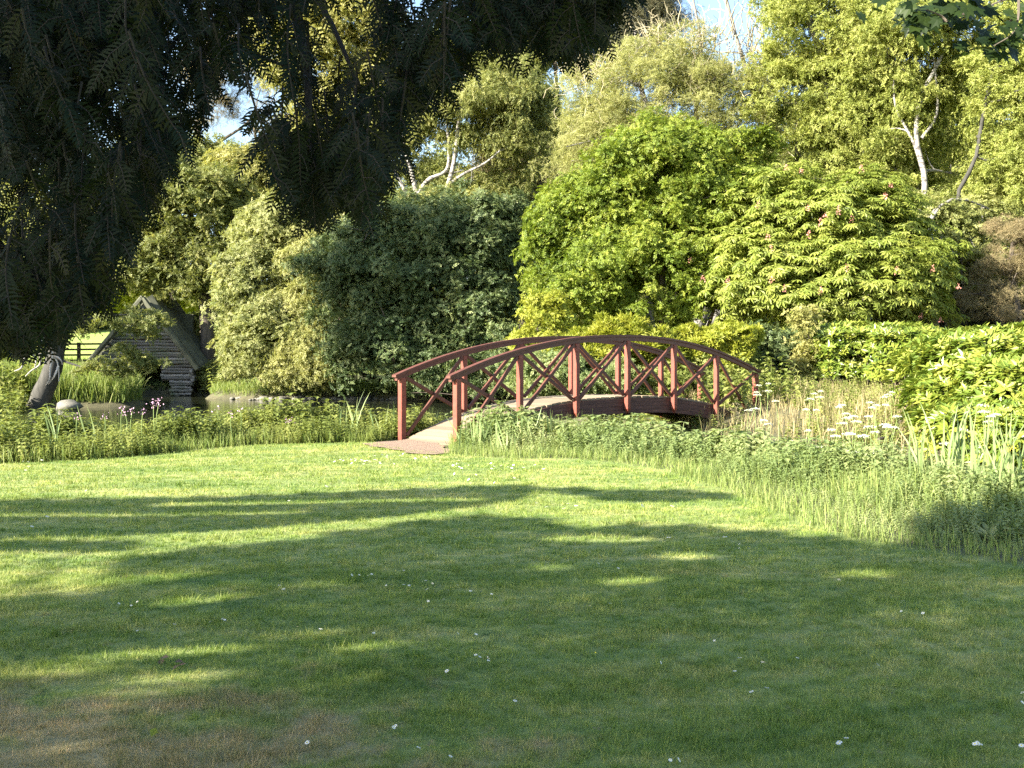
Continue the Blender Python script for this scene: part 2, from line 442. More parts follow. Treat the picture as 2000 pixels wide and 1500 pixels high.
# ------------------------------------------------------------------ terrain
def G(px, py):   # a place on the lawn plane
    Y = CAMZ * FPX / (py - HOR); return ((px - 1000) / FPX * Y, Y)
EDGE = [(-16, 13.2), (-9.9, 14.6), G(0, 905), G(180, 897), G(350, 884), G(500, 869), G(620, 866), G(720, 864), G(800, 880), G(890, 887),
        G(1000, 897), G(1100, 899), G(1200, 908), G(1290, 920), G(1350, 938), G(1430, 962), G(1490, 990), G(1560, 1022), G(1650, 1052), G(1730, 1068),
        G(1800, 1080), G(1900, 1095), G(2000, 1112), (5.2, 6.6), (9, 5)]
LAWN = EDGE + [(12, -6), (-16, -6)]
WATER = [(-34, 17), (-20, 17), (-11, 17.6), (-7.2, 19.3), (-4.8, 21.6), (-2.0, 22.4), (-.1, 21.0), (1.4, 19.3), (2.6, 17), (3.9, 14.4), (5.2, 12.6), (8, 11), (16, 10),
         (16, 12.6), (9, 14.8), (6.6, 17.6), (5.3, 20.4), (4.0, 23.8), (2.4, 28), (1.2, 33), (.4, 40), (0, 48), (-3, 50), (-7, 50.5), (-12, 50.6),
         (-14.6, 52), (-15.6, 56.5), (-19.6, 57), (-20, 52), (-15.8, 46.0), (-15.6, 43.2), (-20, 41.8), (-34, 40)]
WATERZ = -.40
def ground_z(x, y):
    x = np.asarray(x, float); y = np.asarray(y, float)
    il = in_poly(x, y, LAWN); dl = poly_dist(x, y, LAWN)
    iw = in_poly(x, y, WATER); dw = poly_dist(x, y, WATER)
    sd_ = np.where(iw, -dw, dw)
    right = sstep(-1, 3, x - (-.2 * (y - 20) + 2)) * sstep(12, 17, y)         # land beyond the stream is higher
    far = sstep(40, 46, y)
    base = (.38 + .3 * sstep(23, 31, y)) * right * sstep(0.2, 2.5, sd_) + .35 * far * sstep(0.1, 3, sd_)
    base = np.where(il, 0, base * sstep(0, 1.5, dl))
    hill = np.maximum(0, y - 57) * .125; hill = np.where(y > 130, 73 * .125 + (y - 130) * .04, hill)
    hill = np.where(y > 500, 73 * .125 + 370 * .04, hill)
    z = base + hill + .03 * fnoise(x, y, .8, 4) * np.where(il, .6, 1.4)
    return z - 1.05 * sstep(.55, -1.3, sd_) * (1 - sstep(57, 60, y))
def axis(parts):
    return np.unique(np.round(np.concatenate(parts), 3))
gx = axis([-np.geomspace(34, 900, 16), np.arange(-34, -12, .6), np.arange(-12, 12, .24), np.arange(12, 34, .8), np.geomspace(34, 900, 16)])
gy = axis([-np.geomspace(6, 900, 14), np.arange(-6, 4, .8), np.arange(4, 30, .24), np.arange(30, 66, .6), np.geomspace(66, 1400, 26)])
X, Y = np.meshgrid(gx, gy, indexing='ij'); Z = ground_z(X, Y)
il = in_poly(X, Y, LAWN); dl = poly_dist(X, Y, LAWN)
kind = np.where(il, 0.0, .5 * sstep(0, .4, dl)); kind = np.maximum(kind, sstep(58, 60, Y))
g = Geo(); nx, ny = X.shape
i, j = np.meshgrid(np.arange(nx - 1), np.arange(ny - 1), indexing='ij'); a = i * ny + j
g.add(np.stack([X, Y, Z], -1).reshape(-1, 3), np.stack([a, a + ny, a + ny + 1, a + 1], -1).reshape(-1, 4), kind.ravel())
tag(g.build('ground', M['ground'], smooth=True), 'gently rolling ground under the lawn, the banks and the far field', kind='structure')

g = Geo(); g.add([[-36, 14, WATERZ], [17, 8, WATERZ], [17, 58.5, WATERZ], [-36, 58.5, WATERZ]], [[0, 1, 2, 3]])
tag(g.build('pond_water', M['water']), 'dark still pond water between the herb bank and the far trees', kind='structure')
# gravel at the bridge foot
gp = [G(705, 868), G(760, 863), G(800, 861), G(872, 868), G(882, 882), G(850, 888), G(790, 884), G(745, 876)]
c = np.mean(gp, 0); ring = []
for k in range(len(gp)):
    p, q = np.array(gp[k]), np.array(gp[(k + 1) % len(gp)])
    for u in np.linspace(0, 1, 5)[:-1]: ring.append(p + (q - p) * u + rng.normal(size=2) * .075)
ring = np.array(ring); g = Geo()
V = np.vstack([[c], ring]); zz = ground_z(V[:, 0], V[:, 1]) + .02
V = np.column_stack([V, zz]); n = len(ring)
g.add(V, [[0, 1 + k, 1 + (k + 1) % n] for k in range(n)])
tag(g.build('gravel_path', M['gravel']), 'patch of pinkish gravel at the foot of the bridge', kind='structure')

# ------------------------------------------------------------------ lawn blades
def blades(g, x, y, h, wd, r=None, lean=.5, segs=1):
    n = len(x); z = ground_z(x, y); p = np.stack([x, y, z], -1)
    a = rng.uniform(0, 2 * math.pi, n); side = np.stack([np.cos(a), np.sin(a), 0 * a], -1) * wd[:, None] * .5
    b = rng.uniform(0, 2 * math.pi, n); l = np.abs(rng.normal(size=n)) * lean
    tip = np.stack([np.cos(b) * l, np.sin(b) * l, 1.0 / np.sqrt(1 + l * l)], -1); tip = nrm(tip) * h[:, None]
    r = rng.random(n) if r is None else r
    if segs == 1:
        V = np.stack([p - side, p + side, p + tip], 1).reshape(-1, 3)
        g.add(V, np.arange(3 * n).reshape(-1, 3), np.repeat(r, 3))
    else:
        mid = p + tip * .55 + np.array([0, 0, .13]) * h[:, None]; tp = p + tip - np.array([0, 0, .12]) * h[:, None] * l[:, None]
        V = np.stack([p - side, p + side, mid + side * .8, mid - side * .8, tp + side * .12, tp - side * .12], 1).reshape(-1, 3)
        k = (np.arange(n) * 6)[:, None]
        g.add(V, np.concatenate([k + [0, 1, 2, 3], k + [3, 2, 4, 5]]), np.repeat(r, 6))
def frustum_scatter(y0, y1, dens, margin=.54):
    wd_ = margin * y1 + 2.2; n = int(2 * wd_ * (y1 - y0) * dens)
    y = rng.uniform(y0, y1, n); x = rng.uniform(-wd_, wd_, n)
    k = in_poly(x, y, LAWN); return x[k], y[k]
g = Geo()
for y0, y1, dens, h, wd, per in ((3.3, 5.5, 1500, .034, .0026, 13), (5.5, 8, 800, .036, .0036, 12), (8, 12, 330, .038, .0062, 9), (12, 20.5, 190, .040, .009, 7)):
    tx, ty = frustum_scatter(y0, y1, dens); nt_ = len(tx)
    th = np.clip(.95 + .5 * fnoise(tx, ty, 4, 8) + .25 * rng.normal(size=nt_), .35, 1.7); tr_ = np.clip(.5 + .22 * rng.normal(size=nt_) + .2 * fnoise(tx, ty, 3, 9), 0, 1)
    q = np.repeat(np.arange(nt_), per); off = rng.normal(size=(len(q), 2)) * (.011 + .0012 * ty[q])[:, None]
    x, y = tx[q] + off[:, 0], ty[q] + off[:, 1]; k = in_poly(x, y, LAWN); x, y, q, off = x[k], y[k], q[k], off[k]
    n = len(x); p = np.stack([x, y, ground_z(x, y) - .003], -1); a = rng.uniform(0, 6.283, n)
    side = np.stack([np.cos(a), np.sin(a), 0 * a], -1) * (wd * rng.uniform(.35, .65, n))[:, None]
    out = off / (.011 + .0012 * y)[:, None] * .5 + rng.normal(size=(n, 2)) * .45
    tip = nrm(np.stack([out[:, 0], out[:, 1], np.ones(n)], -1)) * (h * th[q] * rng.uniform(.5, 1.35, n))[:, None]
    V = np.stack([p - side, p + side, p + tip], 1).reshape(-1, 3)
    g.add(V, np.arange(3 * n).reshape(-1, 3), np.repeat(np.clip(tr_[q] + .15 * rng.normal(size=n), 0, 1), 3))
tag(g.build('lawn_grass', M['blade']), 'short mown lawn grass, sunlit beyond and shaded in front', kind='stuff')

# ------------------------------------------------------------------ bridge
NB = 6; BD = np.array([1.125, 0.0553 * 19.15]); BO = np.array([-108 / FPX * 19.15, 19.15])
BU = BD / np.linalg.norm(BD); BW = np.array([-BU[1], BU[0]]); WID = 1.58; BL = np.linalg.norm(BD)
U3 = np.array([*BU, 0]); W3 = np.array([*BW, 0]); Z3 = np.array([0, 0, 1.0])
def deck_z(i): return .03 + .73 * (1 - np.abs((i - 3) / 3) ** 2.6)
def rail_z(i): return 1.30 + .73 * (1 - np.abs((i - 3) / 3) ** 2.15)
def bp(i, w_, z): return np.array([*(BO + BD * i + BW * w_), z])
bc = BO + BD * 3 + BW * WID / 2
bridge = empty('footbridge', (bc[0], bc[1], 0), 'arched red-brown timber footbridge with X-braced railings over the stream', 'footbridge')
def sweep(g, i0, i1, w_, zf, hw, hh, n=40, m=0, r=0.0):
    """rectangular beam bent along the arch"""
    V = []
    for i in np.linspace(i0, i1, n):
        c = bp(i, w_, zf(i))
        V += [c - W3 * hw - Z3 * hh, c + W3 * hw - Z3 * hh, c + W3 * hw + Z3 * hh, c - W3 * hw + Z3 * hh]
    F = []
    for k in range(n - 1):
        for q in range(4):
            a = 4 * k + q; b = 4 * k + (q + 1) % 4; F.append([a, b, b + 4, a + 4])
    F += [[3, 2, 1, 0], [4 * n - 4, 4 * n - 3, 4 * n - 2, 4 * n - 1]]
    g.add(V, F, r, m)
# deck
g = Geo(); npl = 66
for k in range(npl):
    i = (k + .5) / npl * 6.1 - .05
    zc = deck_z(np.clip(i, 0, 6)); sl = (deck_z(np.clip(i + .02, 0, 6)) - deck_z(np.clip(i - .02, 0, 6))) / (.04 * BL)
    d = nrm(np.array([*BU, sl])); up = nrm(np.cross(d, W3))
    box(g, bp(i, WID / 2 + rng.normal() * .006, zc - .02 + rng.normal() * .002), d, W3, up, .5 * 6.1 * BL / npl - .009, WID / 2 - .10 + rng.uniform(-.01, .01), .02, r=rng.random())
g.build('deck', M['plank'], bridge)
def bev(o, w_=.006):
    b = o.modifiers.new('bevel', 'BEVEL'); b.width = w_; b.segments = 1; b.limit_method = 'ANGLE'; return o
for w_ in (0, WID):
    s_ = 1 if w_ == 0 else -1
    g = Geo()
    for k in range(4):
        sweep(g, -.12 + .03 * k, 6.12 - .02 * k, w_ + s_ * .10, lambda i, k=k: deck_z(np.clip(i, 0, 6)) - .085 - .078 * k, .034 - .003 * (k % 2), .037, r=rng.random())
    g.build('girder', M['girder'], bridge)
    g = Geo(); sweep(g, -.13, 6.10, w_, lambda i: rail_z(i) - .012, .062, .022); sweep(g, -.10, 6.08, w_, lambda i: rail_z(i) - .075, .04, .0405)
    g.build('handrail', M['darkpaint'], bridge)
    for i in range(7):
        zt = rail_z(i) - .115; zb = -.15 if i == 0 else (.05 if i == 6 else deck_z(i) - .36)
        hw = .058 if i in (0, 6) else .05
        wy = w_ + (-.012 * s_)
        g = Geo()
        zm = zb + .10
        box(g, bp(i, wy, (zt + zm) / 2), U3, W3, Z3, hw, hw, (zt - zm) / 2)
        c = bp(i, wy, zm)   # pointed foot
        V = [c + U3 * hw * a + W3 * hw * b for a, b in ((-1, -1), (1, -1), (1, 1), (-1, 1))] + [c - Z3 * .10 + W3 * hw * .4 * a for a in (-1, 1)]
        g.add(V, [[0, 1, 4], [2, 3, 5]]); g.add(V, [[1, 2, 5, 4], [3, 0, 4, 5]])
        bev(g.build('post', M['paint'], bridge))
    for i in range(6):
        for a, b, off in ((0, 1, -.024), (1, 0, .026)):
            fr = .10; i0, i1 = i + fr * .5, i + 1 - fr * .5
            za, zb_ = (deck_z(i0) + .03, rail_z(i1) - .13) if a == 0 else (rail_z(i0) - .13, deck_z(i1) + .03)
            p, q = bp(i0, w_ + off, za), bp(i1, w_ + off, zb_); d = nrm(q - p); up = nrm(np.cross(d, W3))
            g = Geo(); box(g, (p + q) / 2, d, W3, up, np.linalg.norm(q - p) / 2, .022, .034)
            bev(g.build('brace', M['darkpaint'], bridge), .004)

# ------------------------------------------------------------------ boathouse of logs
BY = 56.0; PX = BY / FPX
def bh(px, py, dy=0): p = P(px, py, BY); return np.array([p[0], BY + dy, p[2]])
house = empty('log_boathouse', bh(282, 776), 'weathered grey log boathouse with a steep gable and dark doorway at the water', 'boathouse')
apex = (282, 588); bl, br, by_ = 172, 386, 722
def span(py):
    if py < by_:
        t = (py - apex[1]) / (by_ - apex[1]); return apex[0] + (bl - apex[0]) * t, apex[0] + (br - apex[0]) * t
    return (186, 374)
g = Geo(); py = 600.0; k = 0
while py < 772:
    l, r_ = span(py); h = rng.uniform(5.6, 7.4); segs = [(l, r_)]
    if py > 742: segs = [(l, 262), (334, 377)]
    elif py > 706: segs = [(l - 3, 262), (316, r_ + (8 if py > 716 else 0))]
    for a, b in segs:
        if b - a < 4: continue
        e = rng.uniform(-3, 3, 2)
        pa, pb = bh(a + e[0], py + rng.normal() * .5, -.05), bh(b + e[1], py + rng.normal() * .6, -.05)
        pts = np.linspace(pa, pb, 7); pts[:, 2] += rng.normal(size=7) * .012; pts[:, 1] += rng.normal(size=7) * .02
        tube(g, pts, h * PX * .52 * rng.uniform(.85, 1.05, 7), 8, r=rng.random(), rough=.05)
        # side log going back at each corner
    if py > 716 and py < 748:
        for cx in (l + 4, 380):
            p = bh(cx + rng.normal() * 1.5, py + 3, -.55); q = p + [0, 4.5, 0]
            tube(g, np.linspace(p, q, 4), h * PX * .5, 8, r=rng.random(), rough=.05)
    py += h * .95
g.build('log_wall', M['log'], house, smooth=True)
g = Geo()   # dark planked backing, side walls and rear
for a, b, y0, y1, c_, d_ in (((apex[0], apex[1] + 4), (bl + 8, by_), .12, 4.6, 0, 0), ((apex[0], apex[1] + 4), (br - 8, by_), .12, 4.6, 0, 0),
                     ((190, by_ - 8), (190, 776), .12, 4.6, 0, 0), ((370, by_ - 8), (370, 776), .12, 4.6, 0, 0)):
    v = [bh(*a, y0), bh(*b, y0), bh(*b, y1), bh(*a, y1)]
    vv = np.array(v); nn = nrm(np.cross(vv[1] - vv[0], vv[3] - vv[0])) * .04
    g.add(np.vstack([vv - nn, vv + nn]), [[0, 1, 2, 3], [7, 6, 5, 4], [0, 4, 5, 1], [1, 5, 6, 2], [2, 6, 7, 3], [3, 7, 4, 0]])
bk = [bh(apex[0], apex[1] + 4, 4.6), bh(bl + 8, by_, 4.6), bh(190, 776, 4.6), bh(370, 776, 4.6), bh(br - 8, by_, 4.6)]
g.add(bk, [[0, 1, 2, 3, 4]])
# inner board wall behind the logs with the doorway left open
for pl in ([(282, 596), (bl + 12, by_), (264, by_), (264, 700), (314, 700), (314, by_), (br - 12, by_)],):
    v = np.array([bh(*p_, .02) for p_ in pl]); g.add(v, [[0, 1, 2, 3], [0, 3, 4, 5][:4], [0, 5, 6, 6][:3] + [6]] if False else [[0, 1, 2, 3]]); g.add(v, [[0, 3, 4]]); g.add(v, [[0, 4, 5, 6]])
v = np.array([bh(190, by_ - 2, .02), bh(262, by_ - 2, .02), bh(262, 774, .02), bh(190, 774, .02), bh(316, by_ - 2, .02), bh(372, by_ - 2, .02), bh(372, 774, .02), bh(334, 774, .02), bh(334, 744, .02), bh(316, 744, .02)])
g.add(v, [[3, 2, 1, 0]]); g.add(v, [[4, 9, 8, 7, 6, 5]])
g.build('inner_wall', M['fence'], house)
g = Geo()
for sgn, (ex, ey) in ((-1, (bl - 4, by_ + 2)), (1, (br + 1, by_ + 1))):
    a = np.array(bh(apex[0] - sgn * 1, apex[1] - 3)); b = np.array(bh(ex, ey)); L = np.linalg.norm(b - a); d = (b - a) / L
    nn = np.array([-d[2], 0, d[0]]) * (-1 if sgn > 0 else 1) ; nn = nn if nn[2] > 0 else -nn
    for q in range(9):
        y0 = -.30 + q * .56
        tube(g, [a + nn * .08 + [0, y0, 0], a + d * L * .5 + nn * (.09 + rng.normal() * .02) + [0, y0 + rng.normal() * .03, 0], b + nn * .08 + [0, y0, 0]], .15 if q == 0 else .30, 6, r=rng.random() * .5, rough=.12)
g.build('roof', M['roofturf'], house)
g = Geo(); p = bh(337, 642, 3.0); box(g, p, [1, 0, 0], [0, 1, 0], [0, 0, 1], .37, .6, .86)
g.build('chimney', M['roofturf'], house)

# ------------------------------------------------------------------ far fence
def fence(pxs, Y, label):
    o = None; y0 = Y
    a = P(pxs[0], 690, Y); root = empty('field_fence', (a[0], Y, float(ground_z(a[0], Y))), label, 'fence')
    xs = [(px - 1000) / FPX * Y for px in pxs]
    for x in xs:
        z = float(ground_z(x, Y)); g = Geo(); box(g, [x, Y, z + .62], [1, 0, 0], [0, 1, 0], Z3, .09, .07, .72); g.build('post', M['fence'], root)
    for k in range(4):
        g = Geo()
        for xa, xb in zip(xs[:-1], xs[1:]):
            za, zb_ = (float(ground_z(x, Y)) + .28 + .32 * k for x in (xa, xb)); p, q = np.array([xa, Y - .1, za]), np.array([xb, Y - .1, zb_]); d = nrm(q - p)
            box(g, (p + q) / 2, d, [0, 1, 0], np.cross(d, [0, 1, 0]), np.linalg.norm(q - p) / 2, .025, .055)
        g.build('rail', M['fence'], root)
fence([90, 154, 218, 282, 346], 63.5, 'dark timber post and rail fence left of the boathouse against the bright field')
fence([347, 364, 428, 492], 62.3, 'dark timber post and rail fence right of the boathouse beside a tree trunk')

# ------------------------------------------------------------------ trees
def crown(ells, nsub, sub_r, mleaf, lean=(.4, .45, .8), flat=.75, inner=.5):
    """ells: list of (centre, radii). returns sub-clump centres and leaf positions/normals"""
    C = np.array([e[0] for e in ells]); R = np.array([e[1] for e in ells])
    A = (R[:, 0] * R[:, 2] + R[:, 0] * R[:, 1] + R[:, 1] * R[:, 2]); k = rng.choice(len(ells), nsub, p=A / A.sum())
    d = rdir(nsub); # boughs: medium lumps over the crown, each carrying many small leafy clumps
    nl = max(4, nsub // 13); kl = rng.choice(len(ells), nl, p=A / A.sum()); dl_ = rdir(nl); dl_[:, 2] = np.where(dl_[:, 2] < -.5, -dl_[:, 2], dl_[:, 2])
    ls_ = np.minimum(R[kl].min(1), 2.2) * rng.uniform(.3, .6, nl); lc = C[kl] + dl_ * np.maximum(R[kl] - ls_[:, None] * .5, .1) * (.8 + .3 * np.sqrt(rng.random(nl)))[:, None]
    q_ = rng.choice(nl, nsub, p=ls_ ** 2 / (ls_ ** 2).sum()); kq = kl[q_]; k = np.where(rng.random(nsub) < .5, rng.choice(len(ells), nsub, p=A / A.sum()), kq)
    sc_ = lc[q_] + d * ls_[q_][:, None] * [1.15, 1.15, .62] * np.cbrt(rng.uniform(.25, 1.15, nsub))[:, None] - np.array([0, 0, .25]) * (ls_[q_] * (d[:, 0] ** 2 + d[:, 1] ** 2))[:, None]
    old = rng.random(nsub) < .55
    fr = inner + (1.06 - inner) * np.sqrt(rng.random(nsub))
    sc_ = np.where(old[:, None], C[k] + d * R[k] * fr[:, None] + rng.normal(size=d.shape) * sub_r * .3, sc_)
    r = sub_r * rng.uniform(.4, 1.45, nsub)
    n = nsub * mleaf; s = np.repeat(np.arange(nsub), mleaf)
    dd = rdir(n); dd[:, 2] = np.abs(dd[:, 2]) * np.where(rng.random(n) < .75, 1, -1)
    u = .45 + .6 * np.sqrt(rng.random(n))
    pos = sc_[s] + dd * (r[s] * u)[:, None] * [1, 1, flat]
    out = nrm((sc_ - C[k]) / R[k])[s]
    nn = nrm(dd * lean[0] + d[s] * .35 + out * .15 + np.array([0, 0, lean[1]]) + rdir(n) * lean[2])
    sv = rng.random(nsub)
    return sc_, pos, nn, np.clip(.6 * rng.random(n) + .4 * sv[s], 0, 1)

def tree(name, label, cat, base, trunks, ells, nsub, sub_r, mleaf, leaf, lsize, fmat, bmat, tmpl=None, group=None, limbs=14,
         limb_r=.07, twigs=0, lean=(.4, .45, .8), flat=.75, inner=.5, hang=False, foliage='foliage', rag=3):
    """trunks: list of (points, r0, r1)"""
    root = empty(name, base, label, cat, group)
    if rag:
        ex = []
        for c_, r_ in ells:
            for _ in range(rag):
                d = rdir(1)[0]; d[1] -= .25; d = d / np.linalg.norm(d)
                if d[2] < -.35: d[2] = -d[2]
                f_ = rng.uniform(.22, .40); ex.append((c_ + d * r_ * rng.uniform(.88, 1.08), np.maximum(r_ * f_ * [1.2, 1, .8], .3)))
        ells = list(ells) + ex
    g = Geo()
    sc_, pos, nn, r = crown(ells, nsub, sub_r, mleaf, lean, flat, inner)
    allp = []
    for pts, r0, r1 in trunks:
        sp = smooth_path(pts, 4 * len(pts)); rr = np.linspace(r0, r1, len(sp)); rr[0] *= 1.35
        tube(g, sp, rr, 10, rough=.06); allp += [(p, q) for p, q in zip(sp[len(sp) // 3:], rr[len(sp) // 3:])]
    g.build('trunk', bmat, root, smooth=True)
    if limbs:
        g = Geo(); ap = np.array([p for p, _ in allp])
        for t in rng.choice(nsub, min(limbs, nsub), replace=False):
            e = sc_[t]; d = np.linalg.norm(ap - e, axis=1) + np.maximum(0, ap[:, 2] - e[2]) * 2; q = int(np.argmin(d))
            L = np.linalg.norm(e - ap[q]); rb = min(allp[q][1] * .7, limb_r * (0.5 + .2 * L))
            c = curve(ap[q], e, 7, .07, .05); tube(g, c, np.linspace(rb, rb * .25, 7), 6)
            for _ in range(2):
                m_ = c[rng.integers(3, 6)]; e2 = sc_[rng.integers(nsub)]
                e2 = m_ + nrm(e2 - m_) * min(np.linalg.norm(e2 - m_), L * .5 + .3); tube(g, curve(m_, e2, 6, .1), np.linspace(rb * .4, rb * .12, 6), 5)
        g.build('branch', bmat, root, smooth=True)
    g = Geo(); tv, tf = tmpl if tmpl else (LEAF_V, LEAF_F)
    if hang: R = frames(nn, up=np.array([0, 0, -1.0]) + rng.normal(size=nn.shape) * .45)
    else: R = frames(nn)
    instance(g, tv, tf, pos, R, lsize * rng.uniform(.65, 1.3, len(pos)), r)
    g.build(foliage, fmat, root)
    return root, sc_, pos

def E(px, py, Y, rx, ry, rd=None):
    k = Y / FPX; return (P(px, py, Y), np.array([rx * k, rd if rd else rx * k * .8, ry * k]))
def gb(px, Y): x = (px - 1000) / FPX * Y; return np.array([x, Y, float(ground_z(x, Y)) - .05])
SPR = spray(); SPR2 = spray(9, .1, .26, 9)

# bright field maple behind the bridge
b = gb(1290, 38)
tree('field_maple', 'bright green bushy field maple directly behind the middle of the bridge', 'tree', b,
     [([b, P(1300, 720, 38), P(1290, 600, 38), P(1300, 450, 38)], .22, .07), ([b, P(1220, 700, 38), P(1180, 600, 38)], .15, .05), ([b, P(1360, 690, 38.6), P(1400, 590, 38)], .15, .05)],
     [E(1300, 370, 38, 150, 120), E(1210, 440, 38.6, 150, 120), E(1110, 530, 38.5, 90, 95), E(1400, 410, 38, 120, 130), E(1270, 540, 38, 190, 100), E(1090, 450, 38.3, 70, 70), E(1150, 600, 38, 110, 60)],
     1500, .42, 60, None, .22, M['maple'], M['bark'], tmpl=SPR, limbs=40, limb_r=.06)
# red horse chestnut
b = gb(1590, 36.0)
root, sc_, pos = tree('horse_chestnut', 'red-flowering horse chestnut with large drooping leaves right of the bridge', 'tree', b,
     [([b, P(1590, 700, 36.0), P(1600, 560, 36.0), P(1610, 420, 36.0)], .24, .07), ([b, P(1480, 690, 36.0), P(1450, 610, 36.0)], .10, .04), ([b, P(1700, 680, 36.0), P(1740, 600, 36.0)], .12, .05)],
     [E(1620, 440, 36.0, 170, 110), E(1490, 530, 35.6, 130, 90), E(1640, 560, 35.2, 210, 95), E(1740, 520, 36.0, 110, 120), E(1420, 470, 36.4, 60, 60), E(1500, 610, 35.0, 120, 50), E(1800, 610, 35.8, 70, 35),
      E(1520, 390, 36.6, 100, 60), E(1590, 650, 35.2, 80, 45), E(1860, 590, 36.0, 45, 35.0)],
     1500, .42, 11, None, .24, M['chestnut'], M['bark'], tmpl=palmate(7, 2.4, .6, .15), limbs=36, lean=(.35, .9, .3), flat=.6)
flw = [(1481, 402), (1663, 430), (1577, 410), (1612, 422), (1348, 511), (1373, 545), (1422, 549), (1505, 488), (1500, 465), (1728, 385), (1535, 330), (1565, 336), (1683, 333), (1740, 363), (1637, 415), (1602, 437), (1580, 462),
       (1508, 549), (1532, 566), (1871, 562), (1822, 528), (1655, 525), (1604, 571), (1752, 530), (1799, 620), (1837, 627)]
for k, (px, py) in enumerate(flw):
    q = P(px, py, 31); d = np.hypot((pos[:, 0] / pos[:, 1] - q[0] / q[1]) * FPX, ((pos[:, 2] - CAMZ) / pos[:, 1] - (q[2] - CAMZ) / q[1]) * FPX)
    kk = np.where(d < 22)[0]; Yf = pos[kk, 1].min() - .1 if len(kk) else 35
    c = P(px, py, Yf); n = 26; t = rng.random(n); g = Geo(); h = rng.uniform(.16, .26)
    a = rng.uniform(0, 6.28, n); rr = .07 * (1 - .7 * t)
    pp = c + np.stack([np.cos(a) * rr, np.sin(a) * rr, (t - .3) * h], -1)
    instance(g, LEAF_V, LEAF_F, pp, frames(rdir(n)), rng.uniform(.03, .07, n)); g.build('flower', M['coral'], root)

# birches at the right
b = gb(1800, 42)
tree('birch_tree', 'tall white-barked birch with pale leaves behind the horse chestnut', 'tree', b,
     [([b, P(1808, 560, 42), P(1800, 440, 42), P(1806, 350, 42), P(1790, 270, 42), P(1800, 190, 42), P(1850, 80, 42), P(1860, -30, 42)], .17, .05),
      ([P(1806, 350, 42), P(1785, 280, 42), P(1750, 210, 42), P(1745, 150, 42)], .07, .03), ([P(1800, 270, 42), P(1830, 220, 42), P(1825, 120, 42)], .06, .03)],
     [E(1760, 90, 43.1, 130, 120), E(1730, 230, 43.6, 110, 90), E(1880, 60, 43.1, 100, 120), E(1850, 250, 44.1, 90, 110), E(1820, 400, 44.1, 70, 90), E(1760, 320, 43.6, 60, 60)],
     900, .5, 52, None, .26, M['birch'], M['whitebark'], tmpl=SPR2, limbs=30, hang=True)
b = gb(1655, 44)
tree('leaning_tree', 'tall pale-leaved tree with a trunk curving left above the horse chestnut', 'tree', b,
     [([b, P(1790, 420, 44), P(1740, 330, 44), P(1655, 262, 44), P(1620, 200, 44), P(1597, 90, 44), P(1560, 0, 44), P(1530, -60, 44)], .26, .08)],
     [E(1600, 60, 44.2, 110, 120), E(1560, 190, 44.7, 90, 90), E(1660, 180, 44.2, 90, 120), E(1640, 320, 44.8, 90, 70), E(1700, 20, 44.2, 80, 100), E(1530, -40, 44.2, 60, 70)],
     850, .5, 52, None, .26, M['birch'], M['greybark'], tmpl=SPR2, limbs=24)
b = gb(1940, 36)
tree('birch_tree', 'broad pale-leaved birch filling the right edge above the hedge', 'tree', b,
     [([b, P(1950, 500, 40), P(1870, 400, 40), P(1905, 310, 40), P(1925, 200, 40), P(1960, 60, 40)], .13, .05)],
     [E(1980, 220, 40.2, 90, 110), E(1960, 350, 40.2, 70, 70), E(2040, 100, 40.2, 110, 120), E(2060, 330, 40.2, 110, 100), E(1990, 20, 41.2, 80, 100)],
     650, .5, 52, None, .26, M['birch'], M['darkbark'], tmpl=SPR2, limbs=22)
b = gb(1840, 38)
tree('woodland_tree', 'grey-trunked tree rising just behind the low hedge at right', 'tree', b,
     [([b, P(1824, 640, 36), P(1815, 560, 36.5), P(1818, 430, 38)], .24, .1)],
     [E(1850, 470, 39.2, 80, 70), E(1880, 560, 40.2, 80, 60), E(1790, 450, 40.2, 60, 60), E(1900, 440, 40.2, 60, 60)], 240, .5, 50, None, .24, M['birchdark'], M['greybark'], tmpl=SPR, limbs=12)
# brownish conifer at the right edge
b = gb(1990, 37)
tree('brown_conifer', 'brown-tipped spreading conifer at the right edge above the laurel', 'tree', b,
     [([b, P(1990, 640, 37), P(1975, 520, 37), P(1985, 440, 37)], .2, .06)],
     [E(1980, 470, 37, 80, 40), E(1960, 540, 37, 70, 35), E(2010, 600, 36.6, 90, 40), E(1920, 590, 37, 50, 30), E(2060, 520, 37, 90, 60)],
     380, .34, 70, None, .20, M['brownconifer'], M['bark'], tmpl=spray(11, .03, .2, 4), limbs=20, flat=.5)

# curly willow, top centre
b = gb(1330, 46)
cw = [E(1290, 200, 46, 150, 110), E(1200, 290, 46, 120, 100), E(1400, 240, 46, 120, 110), E(1320, 120, 46, 100, 70), E(1450, 330, 46, 90, 90), E(1160, 190, 46.5, 60, 70), E(1500, 160, 46.6, 50, 70)]
root, sc_, pos = tree('curly_willow', 'curly willow with twisted bare-looking pale twigs above the field maple', 'tree', b,
     [([b, P(1400, 500, 46), P(1340, 330, 46), P(1260, 200, 46), P(1240, 60, 46)], .3, .06), ([b, P(1560, 330, 46), P(1490, 230, 46), P(1440, 80, 46), P(1410, -40, 46)], .24, .05), ([P(1400, 500, 46), P(1360, 260, 46), P(1370, 100, 46), P(1350, -20, 46)], .18, .04)],
     cw, 1000, .5, 44, None, .28, M['willow'], M['greybark'], tmpl=spray(10, .055, .26, 8), limbs=30, lean=(.4, .2, .8))
g = Geo()
